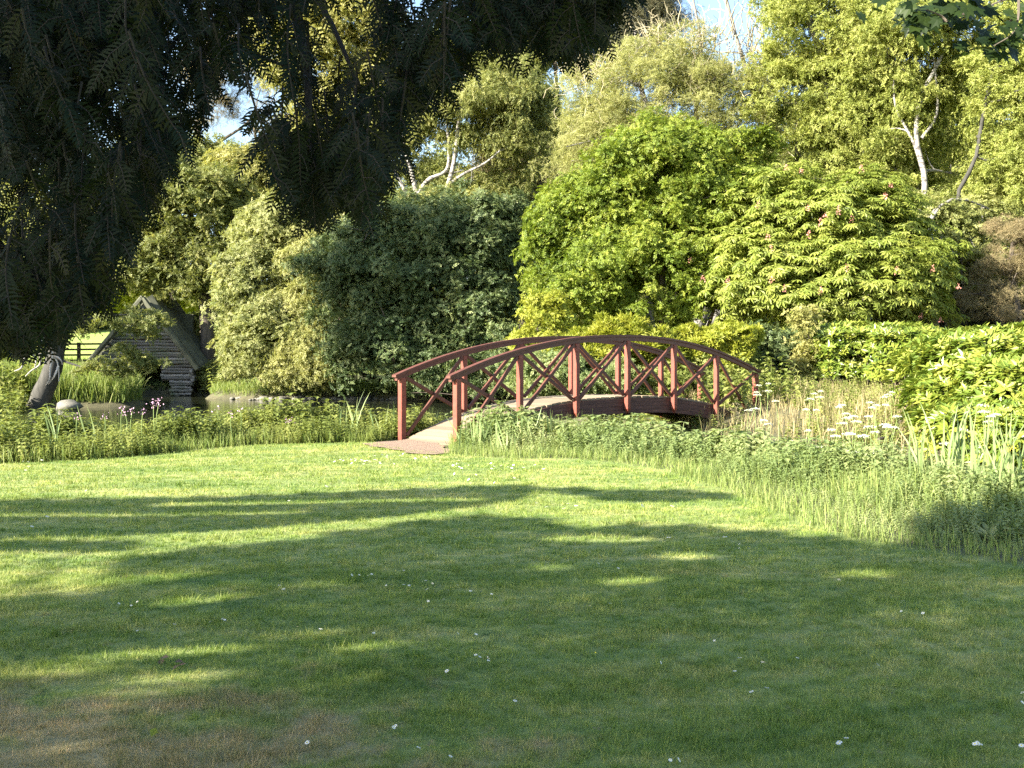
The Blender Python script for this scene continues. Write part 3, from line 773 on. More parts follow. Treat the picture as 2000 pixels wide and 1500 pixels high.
for _ in range(700):
    e = cw[rng.integers(len(cw))]; d = rdir(1)[0]; d[2] = abs(d[2]) * .9 + .15; p = e[0] + d * e[1] * rng.uniform(.3, .95)
    n = 9; dr = nrm(d * [1, 1, .6] + [0, 0, .5]); pts = [p]; 
    for q in range(n - 1):
        dr = nrm(dr + rng.normal(size=3) * .42 + [0, 0, .03]); pts.append(pts[-1] + dr * rng.uniform(.14, .26))
    tube(g, pts, np.linspace(.017, .007, n), 3)
for px in (1382, 1400, 1425, 1440, 1455, 1470, 1490, 1505):
    for _ in range(5):
        p = P(px + rng.normal() * 14, rng.uniform(60, 150), 46); dr = np.array([0, 0, 1.0]); pts = [p]
        for q in range(13):
            dr = nrm(dr + rng.normal(size=3) * .35 + [0, 0, .12]); pts.append(pts[-1] + dr * rng.uniform(.16, .3))
        tube(g, pts, np.linspace(.03, .008, 14), 4)
g.build('twigs', M['palebark'], root)

# white-limbed birch, centre left
b = gb(850, 55)
tree('birch_tree', 'birch with forking white limbs left of centre above the dark bush', 'tree', b,
     [([b, P(835, 560, 55), P(825, 430, 55), P(815, 385, 55), P(802, 330, 55), P(790, 290, 55), P(770, 180, 55)], .26, .05),
      ([P(815, 385, 55), P(835, 352, 55), P(872, 332, 55), P(876, 280, 55), P(868, 200, 55)], .12, .045),
      ([P(840, 470, 55.3), P(858, 400, 55.3), P(872, 370, 55), P(886, 320, 55), P(893, 262, 55), P(905, 150, 55)], .17, .05),
      ([P(875, 362, 55), P(905, 340, 54.8), P(945, 320, 54.6), P(975, 296, 54.5)], .09, .04), ([P(812, 392, 55), P(790, 370, 55), P(765, 320, 55)], .12, .05)],
     [E(940, 230, 55.5, 120, 70), E(1030, 250, 56, 90, 90), E(850, 230, 56.5, 90, 60), E(980, 170, 56, 90, 60), E(760, 270, 57, 80, 80), E(920, 400, 57.5, 110, 60), E(1000, 330, 57.5, 60, 50)],
     850, .62, 44, None, .30, M['birchdark'], M['whitebark'], tmpl=SPR2, limbs=26, hang=True)
# dark alder at the far bank
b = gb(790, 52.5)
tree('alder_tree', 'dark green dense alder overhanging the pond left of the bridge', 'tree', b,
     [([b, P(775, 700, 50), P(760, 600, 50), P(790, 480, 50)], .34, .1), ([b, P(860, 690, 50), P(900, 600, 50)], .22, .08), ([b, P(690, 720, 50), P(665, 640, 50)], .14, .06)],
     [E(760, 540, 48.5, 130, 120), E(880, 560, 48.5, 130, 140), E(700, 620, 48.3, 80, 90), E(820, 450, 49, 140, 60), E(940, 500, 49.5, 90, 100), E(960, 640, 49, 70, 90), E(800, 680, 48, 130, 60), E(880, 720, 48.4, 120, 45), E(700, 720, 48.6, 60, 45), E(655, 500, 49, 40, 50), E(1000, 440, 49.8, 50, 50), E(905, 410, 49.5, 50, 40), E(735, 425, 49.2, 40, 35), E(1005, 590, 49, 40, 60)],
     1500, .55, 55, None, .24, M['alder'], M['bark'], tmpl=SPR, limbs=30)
tree('alder_tree', 'mid-green alder top between the white birch limbs and the dark bush', 'tree', gb(900, 57),
     [([gb(900, 57), P(900, 600, 57), P(890, 450, 57)], .3, .1)],
     [E(700, 440, 53, 90, 50), E(860, 430, 54, 130, 45), E(960, 450, 54, 90, 60), E(780, 420, 55, 110, 50), E(1000, 550, 54, 60, 90)], 420, .6, 50, None, .30, M['birchdark'], M['bark'], tmpl=SPR, limbs=10)
# pale willows on the far bank
b = gb(520, 53)
tree('willow_bush', 'pale sunlit willow bush at the stony bank left of the dark alder', 'shrub', b,
     [([b, P(520, 700, 52), P(500, 560, 52)], .2, .06), ([b, P(470, 690, 51.6), P(450, 620, 51.6)], .1, .04)],
     [E(510, 540, 51, 70, 90), E(470, 610, 50.6, 50, 80), E(540, 640, 50.4, 80, 90), E(490, 690, 50.2, 60, 55), E(560, 450, 51.5, 80, 60), E(500, 460, 52, 50, 50)],
     1000, .45, 55, None, .24, M['bushlight'], M['palebark'], tmpl=SPR, limbs=20)
b = gb(620, 52)
tree('willow_bush', 'yellow-green feathery willow bush between the pale willow and the dark alder', 'shrub', b,
     [([b, P(620, 700, 51), P(610, 560, 51)], .16, .05)],
     [E(600, 560, 50.2, 55, 110), E(620, 690, 49.6, 60, 70), E(570, 720, 49.8, 60, 40), E(630, 480, 51, 45, 50)],
     700, .42, 56, None, .26, M['willow'], M['palebark'], tmpl=SPR2, limbs=10, lean=(.6, .2, .6))
# tree beside the boathouse
b = gb(405, 58.5)
tree('lime_tree', 'dark-trunked leafy tree immediately right of the log boathouse', 'tree', b,
     [([b, P(406, 680, 58), P(400, 600, 58), P(385, 500, 58), P(370, 400, 58)], .45, .15), ([P(400, 600, 58), P(430, 540, 58), P(450, 460, 58)], .16, .06)],
     [E(380, 400, 58, 110, 70), E(300, 470, 58, 80, 60), E(400, 520, 58, 80, 60), E(340, 560, 57.4, 70, 35), E(250, 520, 58, 70, 60), E(420, 640, 59, 40, 40), E(290, 350, 59, 90, 60)],
     900, .6, 50, None, .28, M['wood'], M['bark'], tmpl=SPR, limbs=26)
tree('hazel_bush', 'small green bush against the right wall of the log boathouse', 'shrub', gb(412, 57.6),
     [([gb(412, 57.6), P(412, 740, 57.4), P(410, 700, 57.4)], .06, .03)],
     [E(405, 735, 56.6, 26, 28), E(430, 745, 56.5, 26, 22), E(445, 720, 57, 22, 30)], 120, .3, 34, None, .24, M['wood'], M['bark'], tmpl=SPR, limbs=4)
# sunlit trees of the middle distance, left
for px, Y, ee, fm, lb in (
    (520, 64, [E(470, 380, 64, 80, 70), E(560, 400, 64, 70, 60), E(520, 340, 65, 90, 40), E(620, 380, 65, 70, 60)], 'olive', 'olive-green rounded tree seen between the yew sprays and the pale willows'),
    (330, 68, [E(330, 330, 68, 90, 60), E(240, 420, 68, 80, 80), E(400, 330, 68, 60, 60), E(160, 480, 69, 90, 80)], 'birchdark', 'blue-green tree high behind the log boathouse'),
    (250, 72, [E(230, 560, 72, 50, 30), E(300, 575, 72, 60, 28), E(200, 590, 72, 40, 18), E(350, 585, 72, 50, 22)], 'golden', 'bright yellow-green young tree in the field behind the boathouse roof'),
    (680, 70, [E(690, 60, 70, 90, 90), E(610, 130, 70, 80, 80), E(760, 160, 71, 80, 80), E(560, 60, 71, 90, 100), E(660, 250, 71, 90, 80)], 'olive', 'tall yellowish tree glimpsed through the gap in the yew'),
    (1100, 72, [E(1080, 60, 72, 70, 60), E(1170, 110, 73, 60, 50), E(990, 110, 73, 80, 60), E(900, 110, 74, 80, 50)], 'wood', 'tall dark-green tree behind the hanging yew tips at top centre'),
    (1020, 62, [E(1010, 330, 62, 70, 60), E(1060, 380, 61, 50, 60), E(970, 410, 61, 60, 60)], 'brownconifer', 'brownish conifer in the gap left of the field maple'),
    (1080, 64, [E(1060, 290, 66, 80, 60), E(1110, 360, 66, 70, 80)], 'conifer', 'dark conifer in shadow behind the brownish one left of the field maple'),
    (1270, 66, [E(1270, 60, 66, 70, 60), E(1240, 0, 66, 70, 60), E(1310, 20, 67, 30, 40)], 'conifer', 'dark conifer top rising over the curly willow'),
    (40, 60, [E(40, 560, 60, 70, 60), E(60, 640, 60, 60, 40), E(-30, 660, 60, 70, 60)], 'wood', 'green tree at the left edge behind the yew curtain'),
    ):
    b = gb(px, Y); top = max(ee, key=lambda e: e[0][2])
    tree('woodland_tree' if fm not in ('conifer', 'brownconifer') else 'conifer_tree', lb, 'tree', b, [([b, (b + top[0]) / 2 + [.3, 0, 0], top[0]], .3, .08)],
         ee, int(170 * len(ee)), .75, 34, None, .40 if fm != 'golden' else .32, M[fm], M['bark'], tmpl=SPR if 'conifer' not in fm else spray(11, .035, .2, 4), limbs=8 * len(ee) // 3, flat=.6 if 'conifer' in fm else .75)
# pines with flat tops
b = gb(400, 82)
tree('pine_tree', 'flat-topped pine standing dark against the sky gap beside the yew', 'tree', b,
     [([b, P(400, 450, 82), P(385, 280, 82), P(400, 170, 82)], .42, .2), ([P(390, 300, 82), P(470, 250, 82), P(500, 220, 82)], .16, .06), ([b, P(505, 400, 82), P(497, 250, 82)], .2, .1)],
     [E(500, 222, 82, 60, 20), E(530, 160, 82, 60, 40), E(560, 250, 83, 60, 50), E(400, 190, 82, 60, 60), E(450, 130, 83, 90, 60), E(360, 260, 82, 60, 40)], 300, .8, 34, None, .5, M['brownconifer'], M['bark'], tmpl=spray(11, .035, .2, 4), limbs=20, flat=.5)

# the wood behind everything: separate trees, tallest first
row = [(-60, 86, 330, 'wood'), (70, 84, 300, 'birchdark'), (190, 88, 330, 'wood'), (300, 92, 260, 'birchdark'), (620, 86, 210, 'olive'), (760, 84, 330, 'birchdark'), (880, 86, 260, 'wood'), (1000, 84, 280, 'birchdark'),
       (1120, 80, 250, 'birchdark'), (1230, 76, 280, 'wood'), (1340, 80, 260, 'wood'), (1450, 74, 300, 'birchdark'), (1560, 70, 220, 'wood'), (1680, 66, 160, 'birchdark'), (1800, 66, 190, 'wood'), (1920, 64, 120, 'birchdark'), (2050, 64, 150, 'wood')]
places = {-60: 'far left edge', 70: 'left edge behind the yew', 190: 'left above the boathouse', 300: 'left of the pine', 620: 'between the pine and the white birch', 760: 'behind the white birch limbs', 880: 'right of the white birch',
          1000: 'behind the brownish conifer', 1120: 'left of the curly willow', 1230: 'directly behind the curly willow', 1340: 'behind the field maple top', 1450: 'below the blue sky gap',
          1560: 'behind the curved leaning trunk', 1680: 'behind the horse chestnut top', 1800: 'behind the white birch trunk', 1920: 'behind the right-hand birch', 2050: 'beyond the right frame edge'}
for px, Y, top, fm in row:
    ee = []
    for q in range(6):
        py = top + 45 + q * (640 - top) / 6.0; ee.append(E(px + rng.normal() * 22, py, Y + rng.normal(), 72 + 4 * q, 62))
    b = gb(px, Y); t = P(px, top + 40, Y)
    tree('background_tree', 'dark background tree of the wood, ' + places[px], 'tree', b, [([b, (b + t) / 2 + [.4, 0, 0], t], .38, .1)], ee, 560, .95, 24, None, .5, M[fm], M['bark'], tmpl=SPR, group='trees of the wood behind the pond', limbs=14)

# leaning trunk at the left with sweeping branches
b = gb(75, 41.2); b = np.array([b[0], 41.2, -.5])
root, _, _ = tree('leaning_willow', 'leaning dark trunk at the left bank whose low branches sweep over the boathouse', 'tree', b,
     [([P(62, 815, 41.2), P(88, 760, 41.2), P(108, 700, 41.2), P(112, 640, 41.2), P(100, 540, 41.2)], .40, .24),
      ([P(108, 700, 41.2), P(180, 722, 41), P(230, 724, 41), P(290, 716, 41)], .05, .015), ([P(110, 650, 41.2), P(180, 622, 41), P(260, 615, 41), P(330, 630, 41)], .05, .015)],
     [E(235, 636, 41, 90, 16), E(290, 640, 41, 50, 14), E(190, 726, 41, 70, 9), E(250, 690, 41, 36, 9), E(305, 706, 41, 32, 12), E(290, 622, 41.5, 50, 8), E(60, 600, 41, 90, 50), E(130, 560, 41.5, 80, 50)],
     430, .28, 30, None, .2, M['wood'], M['darkbark'], tmpl=SPR, limbs=14, flat=.6)
g = Geo()
for pts in (([60, 650], [85, 670], [104, 692], [114, 715], [115, 745]), ([104, 692], [98, 720], [97, 740], [90, 752]), ([114, 715], [106, 735], [95, 750]), ([75, 675], [92, 690], [90, 705], [80, 712]), ([78, 690], [78, 712], [60, 725], [50, 735]),
            ([48, 700], [42, 718], [28, 725]), ([60, 690], [70, 700], [68, 720]), ([104, 692], [118, 702], [122, 712]), ([85, 670], [86, 655])):
    tube(g, smooth_path([P(a + 0., b_ + 0., 39 + rng.normal() * .15) for a, b_ in pts], 10), np.linspace(.045, .018, 10), 5)
g.build('dead_branch', M['deadwood'], root)

# ------------------------------------------------------------------ shrubs and hedges
def shrub(name, label, cat, px, Y, ee, nsub, sub_r, ml, ls, fm, tm, lean=(.4, .45, .8), flat=.8, group=None):
    b = gb(px, Y); tp = ee[0][0]
    return tree(name, label, cat, b, [([b, (b + tp) / 2 + [.05, 0, 0], tp], .05, .02)], ee, nsub, sub_r, ml, None, ls, M[fm], M['bark'], tmpl=tm, limbs=6, lean=lean, flat=flat, inner=.35, group=group)
ROS = rosette(8, .75, .16); ROS2 = rosette(6, 1.0, .10, 8)
shrub('flowering_shrub', 'yellow-green shrub with white blossom left of the field maple', 'shrub', 1050, 30, [E(1050, 640, 30, 40, 55), E(1020, 680, 30, 30, 40), E(1090, 690, 29.6, 50, 40)], 170, .25, 34, .16, 'golden', SPR)
shrub('bamboo_shrub', 'yellow-green upright shrub showing over the middle of the bridge rail', 'shrub', 1210, 28.6, [E(1210, 690, 28.6, 60, 50), E(1270, 680, 28.6, 50, 35), E(1150, 690, 28.6, 50, 35), E(1310, 700, 28.8, 40, 30)], 260, .22, 24, .22, 'golden', ROS2, lean=(.2, 1.1, .3))
shrub('clipped_shrub', 'golden clipped shrub behind the right part of the bridge rail', 'shrub', 1395, 29.3, [E(1395, 668, 29.2, 58, 22), E(1395, 700, 29.2, 62, 34)], 200, .18, 34, .14, 'golden', ROS)
shrub('garden_shrub', 'mid-green leafy bush behind the left half of the bridge braces', 'shrub', 1080, 28.2, [E(1080, 735, 28, 80, 45), E(1160, 745, 27.8, 80, 45)], 330, .22, 34, .15, 'herb', SPR)
shrub('garden_shrub', 'mid-green leafy bush behind the right half of the bridge braces', 'shrub', 1300, 28.8, [E(1260, 745, 28.6, 80, 45), E(1360, 750, 29, 80, 40), E(1430, 745, 29.4, 60, 40)], 360, .22, 34, .15, 'nettle', SPR)
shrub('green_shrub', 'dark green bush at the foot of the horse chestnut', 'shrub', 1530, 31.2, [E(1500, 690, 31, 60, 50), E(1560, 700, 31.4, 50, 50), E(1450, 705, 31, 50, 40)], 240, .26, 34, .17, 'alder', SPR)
shrub('sapling', 'thin yellowish sapling between the bridge end and the hedge', 'shrub', 1575, 31.3, [E(1580, 650, 30.2, 26, 50), E(1570, 710, 30.2, 20, 40)], 70, .2, 20, .15, 'olive', SPR)
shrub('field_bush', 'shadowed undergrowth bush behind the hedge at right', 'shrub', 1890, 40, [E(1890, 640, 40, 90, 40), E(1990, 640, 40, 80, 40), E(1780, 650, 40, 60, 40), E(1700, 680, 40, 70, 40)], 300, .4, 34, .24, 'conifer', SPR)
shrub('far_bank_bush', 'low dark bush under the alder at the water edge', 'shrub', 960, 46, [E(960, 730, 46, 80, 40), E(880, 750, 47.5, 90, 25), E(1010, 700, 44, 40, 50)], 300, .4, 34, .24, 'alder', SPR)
# laurel hedges: leafy rosettes over a rounded body
def hedge(name, label, ells, n, size, nsub, seed):
    root = empty(name, (ells[0][0][0], ells[0][0][1], .35), label, 'hedge')
    C = np.array([e[0] for e in ells]); R = np.array([e[1] for e in ells]); A = R[:, 0] * R[:, 2] + R[:, 1] * R[:, 0]
    k = rng.choice(len(ells), n, p=A / A.sum()); d = rdir(n); d[:, 2] = np.where(d[:, 2] < -.3, -d[:, 2], d[:, 2])
    d4 = np.sign(d) * np.abs(d) ** .62; d4 /= np.maximum(1e-6, (np.abs(d4) ** 4).sum(-1, keepdims=True) ** .25)  # boxier
    bump = 1 + .05 * np.sin(d[:, 0] * 9 + seed) * np.cos(d[:, 1] * 8) + .05 * np.sin(d[:, 2] * 14) 
    fr = np.where(rng.random(n) < .7, rng.uniform(.93, 1.05, n), rng.uniform(.7, .95, n)) * bump
    pos = C[k] + d4 * R[k] * fr[:, None]; pos[:, 2] = np.maximum(pos[:, 2], ground_z(pos[:, 0], pos[:, 1]) + .05)
    g = Geo(); nn = nrm(d * .8 + [0, 0, .55] + rdir(n) * .35)
    instance(g, *ROS, pos, frames(nn), size * rng.uniform(.6, 1.3, n)); g.build('foliage', M['laurel'], root)
    g = Geo()
    for q in range(nsub):
        c = C[rng.integers(len(C))]; a = np.array([c[0] + rng.normal() * .3, c[1] + rng.normal() * .3, ground_z(c[0], c[1])]); e = pos[rng.integers(n)]
        tube(g, curve(a, e, 6, .05), np.linspace(.03, .008, 6), 5)
    g.build('stems', M['bark'], root)
    return root
hedge('laurel_hedge', 'low rounded laurel hedge in full sun beyond the dry grass', [E(1662, 702, 31, 84, 60, 1.4), E(1752, 706, 30.4, 80, 62, 1.5), E(1835, 716, 29, 70, 52, 1.6), E(1900, 722, 28, 60, 46, 1.6)], 9000, .21, 60, 1)
hedge('laurel_bush', 'big glossy laurel bush with upright shoots nearest at the right edge', [E(1960, 740, 18.5, 130, 85, 1.6), E(1870, 760, 22, 90, 80, 1.6), E(2010, 800, 17, 110, 100, 1.2), E(2120, 760, 17, 140, 120, 2), E(1935, 830, 17.2, 60, 70, .8), E(1890, 855, 15.9, 80, 55, .7), E(2000, 875, 15.4, 110, 75, .9), E(1840, 800, 18.5, 50, 60, .8)], 12000, .18, 60, 2)

# ------------------------------------------------------------------ bank vegetation
def nettle(h=1.0, k=9, seed=1, lw=.3, ll=.16):
    r = np.random.default_rng(seed); vs, fs = [], []; o = 0
    v = np.array([[-.006, 0, 0], [.006, 0, 0], [.004, 0, 1], [-.004, 0, 1]]); vs.append(v); fs.append(np.array([[0, 1, 2, 3]])); o = 4
    for i in range(k):
        z = .12 + .88 * i / (k - 1)
        for s_ in (0, 1, 2):
            a = i * 1.57 + s_ * 2.2 + r.normal() * .2; L = ll * (1.15 - .6 * z) * r.uniform(.8, 1.25)
            q = LEAF_V * [L, L * lw / .27, L]; t = r.uniform(-.1, .6); ct, st = math.cos(t), math.sin(t)
            q = q @ np.array([[ct, 0, -st], [0, 1, 0], [st, 0, ct]]); c, s2 = math.cos(a), math.sin(a)
            q = q @ np.array([[c, s2, 0], [-s2, c, 0], [0, 0, 1]]) + [0, 0, z]
            vs.append(q); fs.append(np.array([[0, 1, 2, 3]]) + o); o += 4
    return np.concatenate(vs), np.concatenate(fs)
NET = [nettle(1, 8, 1, .30, .24), nettle(1, 7, 2, .34, .28), nettle(1, 9, 3, .22, .2)]
def near_edge(n, d0, d1, x0, x1, y0=5, y1=27, avoid_bridge=True, reach=.5):
    x = rng.uniform(x0, x1, n * 6); y = rng.uniform(y0, y1, n * 6)
    d = poly_dist(x, y, EDGE, False); k = (~in_poly(x, y, LAWN)) & (d > d0) & (d < d1)
    k &= ~in_poly(x, y, WATER) | (poly_dist(x, y, WATER) < reach)
    if avoid_bridge:
        u = (x - BO[0]) * BU[0] + (y - BO[1]) * BU[1]; v_ = (x - BO[0]) * BW[0] + (y - BO[1]) * BW[1]
        k &= ~((u > -1.1) & (u < 10) & (v_ > -.12) & (v_ < WID + .1))
        k &= ~in_poly(x, y, gp)
    return x[k][:n], y[k][:n], d[k][:n]
def plants(g, x, y, h, tm, r=None, tilt=.15, wscale=1.0):
    n = len(x); p = np.stack([x, y, ground_z(x, y) - .02], -1)
    up = nrm(np.stack([rng.normal(size=n) * tilt, rng.normal(size=n) * tilt, np.ones(n)], -1))
    sc_ = np.stack([h * wscale, h * wscale, h], -1) if wscale != 1.0 else h
    instance(g, *tm, p, frames(up), sc_, r)
# left bank
g = Geo()
for tm in NET:
    x, y, d = near_edge(1500, .05, 2.6, -12, -1.2, 13, 24)
    hh = (.22 + .30 * sstep(0, 1.0, d)) * np.clip(1 + .8 * fnoise(x, y, 1.9, 5), .5, 1.6) * rng.uniform(.6, 1.3, len(x)) * (1 - .35 * sstep(-5, -2.2, x))
    plants(g, x, y, hh, tm, np.clip(.5 * rng.random(len(x)) + .5 * (.5 + .6 * fnoise(x, y, 2.5, 6)), 0, 1))
tag(g.build('nettle_bed', M['nettle']), 'dense sunlit nettles and herbs between the lawn and the pond', kind='stuff')
# right bank herbs
g = Geo()
for tm in NET:
    x, y, d = near_edge(3300, .12, 4.6, -1.0, 8, 6, 23, reach=1.5)
    hh = (.08 + (.17 + .18 * sstep(10, 17, y)) * sstep(.1, 1.6, d)) * np.clip(1 + .6 * fnoise(x, y, 1.7, 15), .5, 1.7) * rng.uniform(.6, 1.3, len(x)) + np.minimum(.45, np.maximum(0, -ground_z(x, y))) * .8
    plants(g, x, y, hh, tm, np.clip(.5 * rng.random(len(x)) + .5 * (.5 + .6 * fnoise(x, y, 2.0, 16)), 0, 1))
x, y, d = near_edge(260, .7, 3.6, -1.0, 8, 6.5, 20); p = np.stack([x, y, ground_z(x, y) + .04], -1)
instance(g, *ROS, p, frames(nrm(rdir(len(p)) * .2 + [0, 0, 1])), rng.uniform(.09, .19, len(p)))
tag(g.build('bank_herbs', M['herb']), 'pale green mixed herbs covering the stream bank below the bridge', kind='stuff')
def tall(g, x, y, h, wd, lean=.35): blades(g, x, y, h, wd, lean=lean, segs=2)
g = Geo()
x, y, d = near_edge(22000, -.1, 4.2, -1.2, 8, 6, 22, reach=1.2)
hh = (.06 + (.20 + .12 * sstep(10, 17, y)) * sstep(.0, 2.0, d)) * rng.uniform(.4, 1.45, len(x)) * np.clip(1 + .6 * fnoise(x, y, 1.4, 21), .4, 1.8) + np.minimum(.45, np.maximum(0, -ground_z(x, y))) * .6; tall(g, x, y, hh, rng.uniform(.004, .010, len(x)))
x, y, d = near_edge(9000, -.1, 1.0, -12, -1, 13, 24)
tall(g, x, y, (.08 + .25 * rng.random(len(x))), rng.uniform(.005, .010, len(x)))
# fringe of longer grass at the lawn edge
x, y, d = near_edge(9000, -.2, .35, -3, 6, 6, 21)
tall(g, x, y, .10 + .16 * rng.random(len(x)), rng.uniform(.004, .007, len(x)), .5)
tag(g.build('tall_grass', M['tallgrass']), 'long fresh grass fringing the lawn and the stream bank', kind='stuff')
# dry meadow beyond the stream
g = Geo(); n = 30000
x = rng.uniform(3.5, 16, n); y = rng.uniform(14, 36, n); k = ~in_poly(x, y, WATER) & (x > .12 * (34 - y) + 2.8) & (y / 2.1 > x * .85); x, y = x[k], y[k]
tall(g, x, y, rng.uniform(.15, .55, len(x)) * (1 + .5 * fnoise(x, y, 1.0, 31)) * (1 - .4 * sstep(26, 32, y)), rng.uniform(.006, .014, len(x)), .4)
tag(g.build('dry_grass', M['drygrass']), 'straw-coloured dry grass and stalks between the bridge end and the hedge', kind='stuff')
g = Geo()
for tm in NET:
    n = 1500; x = rng.uniform(2, 12, n); y = rng.uniform(13, 32, n); k = ~in_poly(x, y, WATER) & (x > .12 * (34 - y) + 2.2) & (fnoise(x, y, .9, 41) > -.25)
    plants(g, x[k], y[k], rng.uniform(.2, .5, k.sum()), tm)
tag(g.build('meadow_herbs', M['nettle']), 'green herbs scattered through the dry grass on the far side of the stream', kind='stuff')
# grass on the left islet and far banks
g = Geo(); n = 22000
x = rng.uniform(-24, -14.8, n); y = rng.uniform(42, 48, n); k = ~in_poly(x, y, WATER); x, y = x[k], y[k]
tall(g, x, y, rng.uniform(.5, 1.25, len(x)), rng.uniform(.02, .035, len(x)), .3)
n = 12000; x = rng.uniform(-15, 1, n); y = rng.uniform(50, 54, n); k = ~in_poly(x, y, WATER); x, y = x[k], y[k]
tall(g, x, y, rng.uniform(.2, .5, len(x)), rng.uniform(.015, .03, len(x)), .5)
n = 20000; x = rng.uniform(-28, -15, n); y = rng.uniform(57, 66, n); tall(g, x, y, rng.uniform(.1, .3, n), rng.uniform(.02, .03, n), .5)
tag(g.build('reed_grass', M['tallgrass']), 'tall pale grass on the islet and banks across the pond', kind='stuff')
g = Geo()
n = 900; x = rng.uniform(-27, -18, n); y = rng.uniform(38.5, 44, n); k = (x < -.455 * y + .2) ; plants(g, x[k], y[k], rng.uniform(.7, 1.5, k.sum()), NET[1])
n = 900; x = rng.uniform(-26, -14.5, n); y = rng.uniform(48, 55, n); k = ~in_poly(x, y, WATER); plants(g, x[k], y[k], rng.uniform(.5, 1.3, k.sum()), NET[0])
n = 1800; x = rng.uniform(-2, 7, n); y = rng.uniform(25, 50, n); k = ~in_poly(x, y, WATER); plants(g, x[k], y[k], rng.uniform(.5, 1.2, k.sum()), NET[0])
tag(g.build('far_bank_herbs', M['nettle']), 'rank green herbs on the left shore and far bank of the pond', kind='stuff')

# iris clumps
def iris(px, py, Y, n, h, spread, label, flower=False):
    x0 = (px - 1000) / FPX * Y; z0 = float(ground_z(x0, Y)); root = empty('iris_clump', (x0, Y, z0), label, 'iris')
    g = Geo(); 
    for q in range(n):
        a = rng.uniform(0, 6.28); rr = spread * math.sqrt(rng.random()); p = np.array([x0 + math.cos(a) * rr, Y + math.sin(a) * rr * .6, z0 - .05])
        H = h * rng.uniform(.6, 1.12); l = np.array([rng.normal() * .13, rng.normal() * .13, 1.0]); wd = rng.uniform(.008, .014)
        t = np.linspace(0, 1, 6); bend = np.array([rng.normal(), rng.normal(), 0]) * .12 * H
        c = p + l * H * t[:, None] + bend * (t ** 2.5)[:, None]; sd_ = nrm(np.array([math.cos(a + .6), math.sin(a + .6) * .4, 0])) ; ww = wd * np.array([.8, 1, 1, .9, .65, .06])
        V = np.concatenate([c - sd_ * ww[:, None], c + sd_ * ww[:, None] + [0, .004, 0]]); g.add(V, [[k, k + 1, k + 7, k + 6] for k in range(5)], rng.random())
    g.build('leaves', M['iris'], root)
    if flower:
        g = Geo(); c = np.array([x0 - .02, Y - .1, z0 + h * .66]); instance(g, LEAF_V, LEAF_F, np.repeat([c], 7, 0), frames(nrm(rdir(7) + [0, 0, .6])), np.full(7, .075)); g.build('flower', M['yellow'], root)
iris(1850, 0, 12.0, 44, 1.0, .38, 'upright iris clump left of the two near the laurel at right')
iris(1965, 0, 10.9, 54, .98, .42, 'large iris clump with one yellow bloom at the right edge', True)
iris(1720, 0, 13.2, 12, .75, .3, 'small loose iris clump among the white umbels')
iris(935, 0, 18.3, 26, .72, .34, 'iris clump in front of the first bay of the bridge')
iris(1040, 0, 18.2, 26, .72, .42, 'iris clump below the second bay of the bridge')
iris(990, 0, 17.6, 16, .6, .3, 'thin iris clump between the two clumps at the bridge foot')
iris(690, 0, 20.6, 12, .95, .3, 'iris clump rising from the nettles left of the bridge')
iris(742, 0, 20.9, 12, .7, .3, 'short iris clump just left of the first bridge post')
iris(835, 0, 21.9, 10, .7, .3, 'wispy iris clump seen through the first far bay of the bridge')
iris(187, 0, 17.9, 4, .85, .05, 'few tall iris blades standing alone by the water at left')
iris(112, 0, 17.7, 5, .8, .08, 'few iris blades in front of the leaning trunk')

# white umbels
def umbel_plant(px, py, Y, first=[None]):
    x0 = (px - 1000) / FPX * Y; z0 = float(ground_z(x0, Y)); zt = CAMZ + (HOR - py) / FPX * Y; h = max(.3, zt - z0)
    lab = ('white cow parsley beside the right end of the bridge' if px < 1530 else 'white cow parsley in the green grass in front of the laurel bush' if px > 1800 else
           'white cow parsley in the dry grass below the low hedge' if py < 835 else 'white cow parsley low in the green bank nearer the lawn')
    root = empty('cow_parsley', (x0, Y, z0), lab, 'cow parsley', 'cow parsley right of the bridge')
    g = Geo(); top = np.array([x0, Y, zt]); c = curve([x0 + rng.normal() * .08, Y, z0 - .02], top - [0, 0, .06], 6, .03); tube(g, c, np.linspace(.008, .004, 6), 4)
    heads = [(top, rng.uniform(.05, .09))]
    for q in range(rng.integers(0, 2)):
        s_ = c[rng.integers(2, 5)]; e = top + [rng.normal() * .14, rng.normal() * .1, -rng.uniform(.05, .22)]; tube(g, curve(s_, e - [0, 0, .05], 5, .05), np.linspace(.005, .003, 5), 4); heads.append((e, rng.uniform(.06, .10)))
    for e, R_ in heads:
        for a in range(8):
            an = a * 2.4; r_ = R_ * math.sqrt((a + .5) / 8); tube(g, [e - [0, 0, .06], e + [math.cos(an) * r_, math.sin(an) * r_, 0]], .0015, 3)
    g.build('stem', M['stem'], root)
    for e, R_ in heads:
        g = Geo(); n = 130; a = rng.uniform(0, 6.28, n); rr = R_ * np.sqrt(rng.random(n)); q = np.round(a / .785) * .785; a = a * .35 + q * .65
        pp = e + np.stack([np.cos(a) * rr, np.sin(a) * rr, -.25 * rr * rr / R_ + rng.normal(size=n) * .006], -1)
        instance(g, LEAF_V, LEAF_F, pp, frames(nrm(rdir(n) * .6 + [0, 0, 1])), rng.uniform(.013, .022, n)); g.build('flower_head', M['cream'], root)
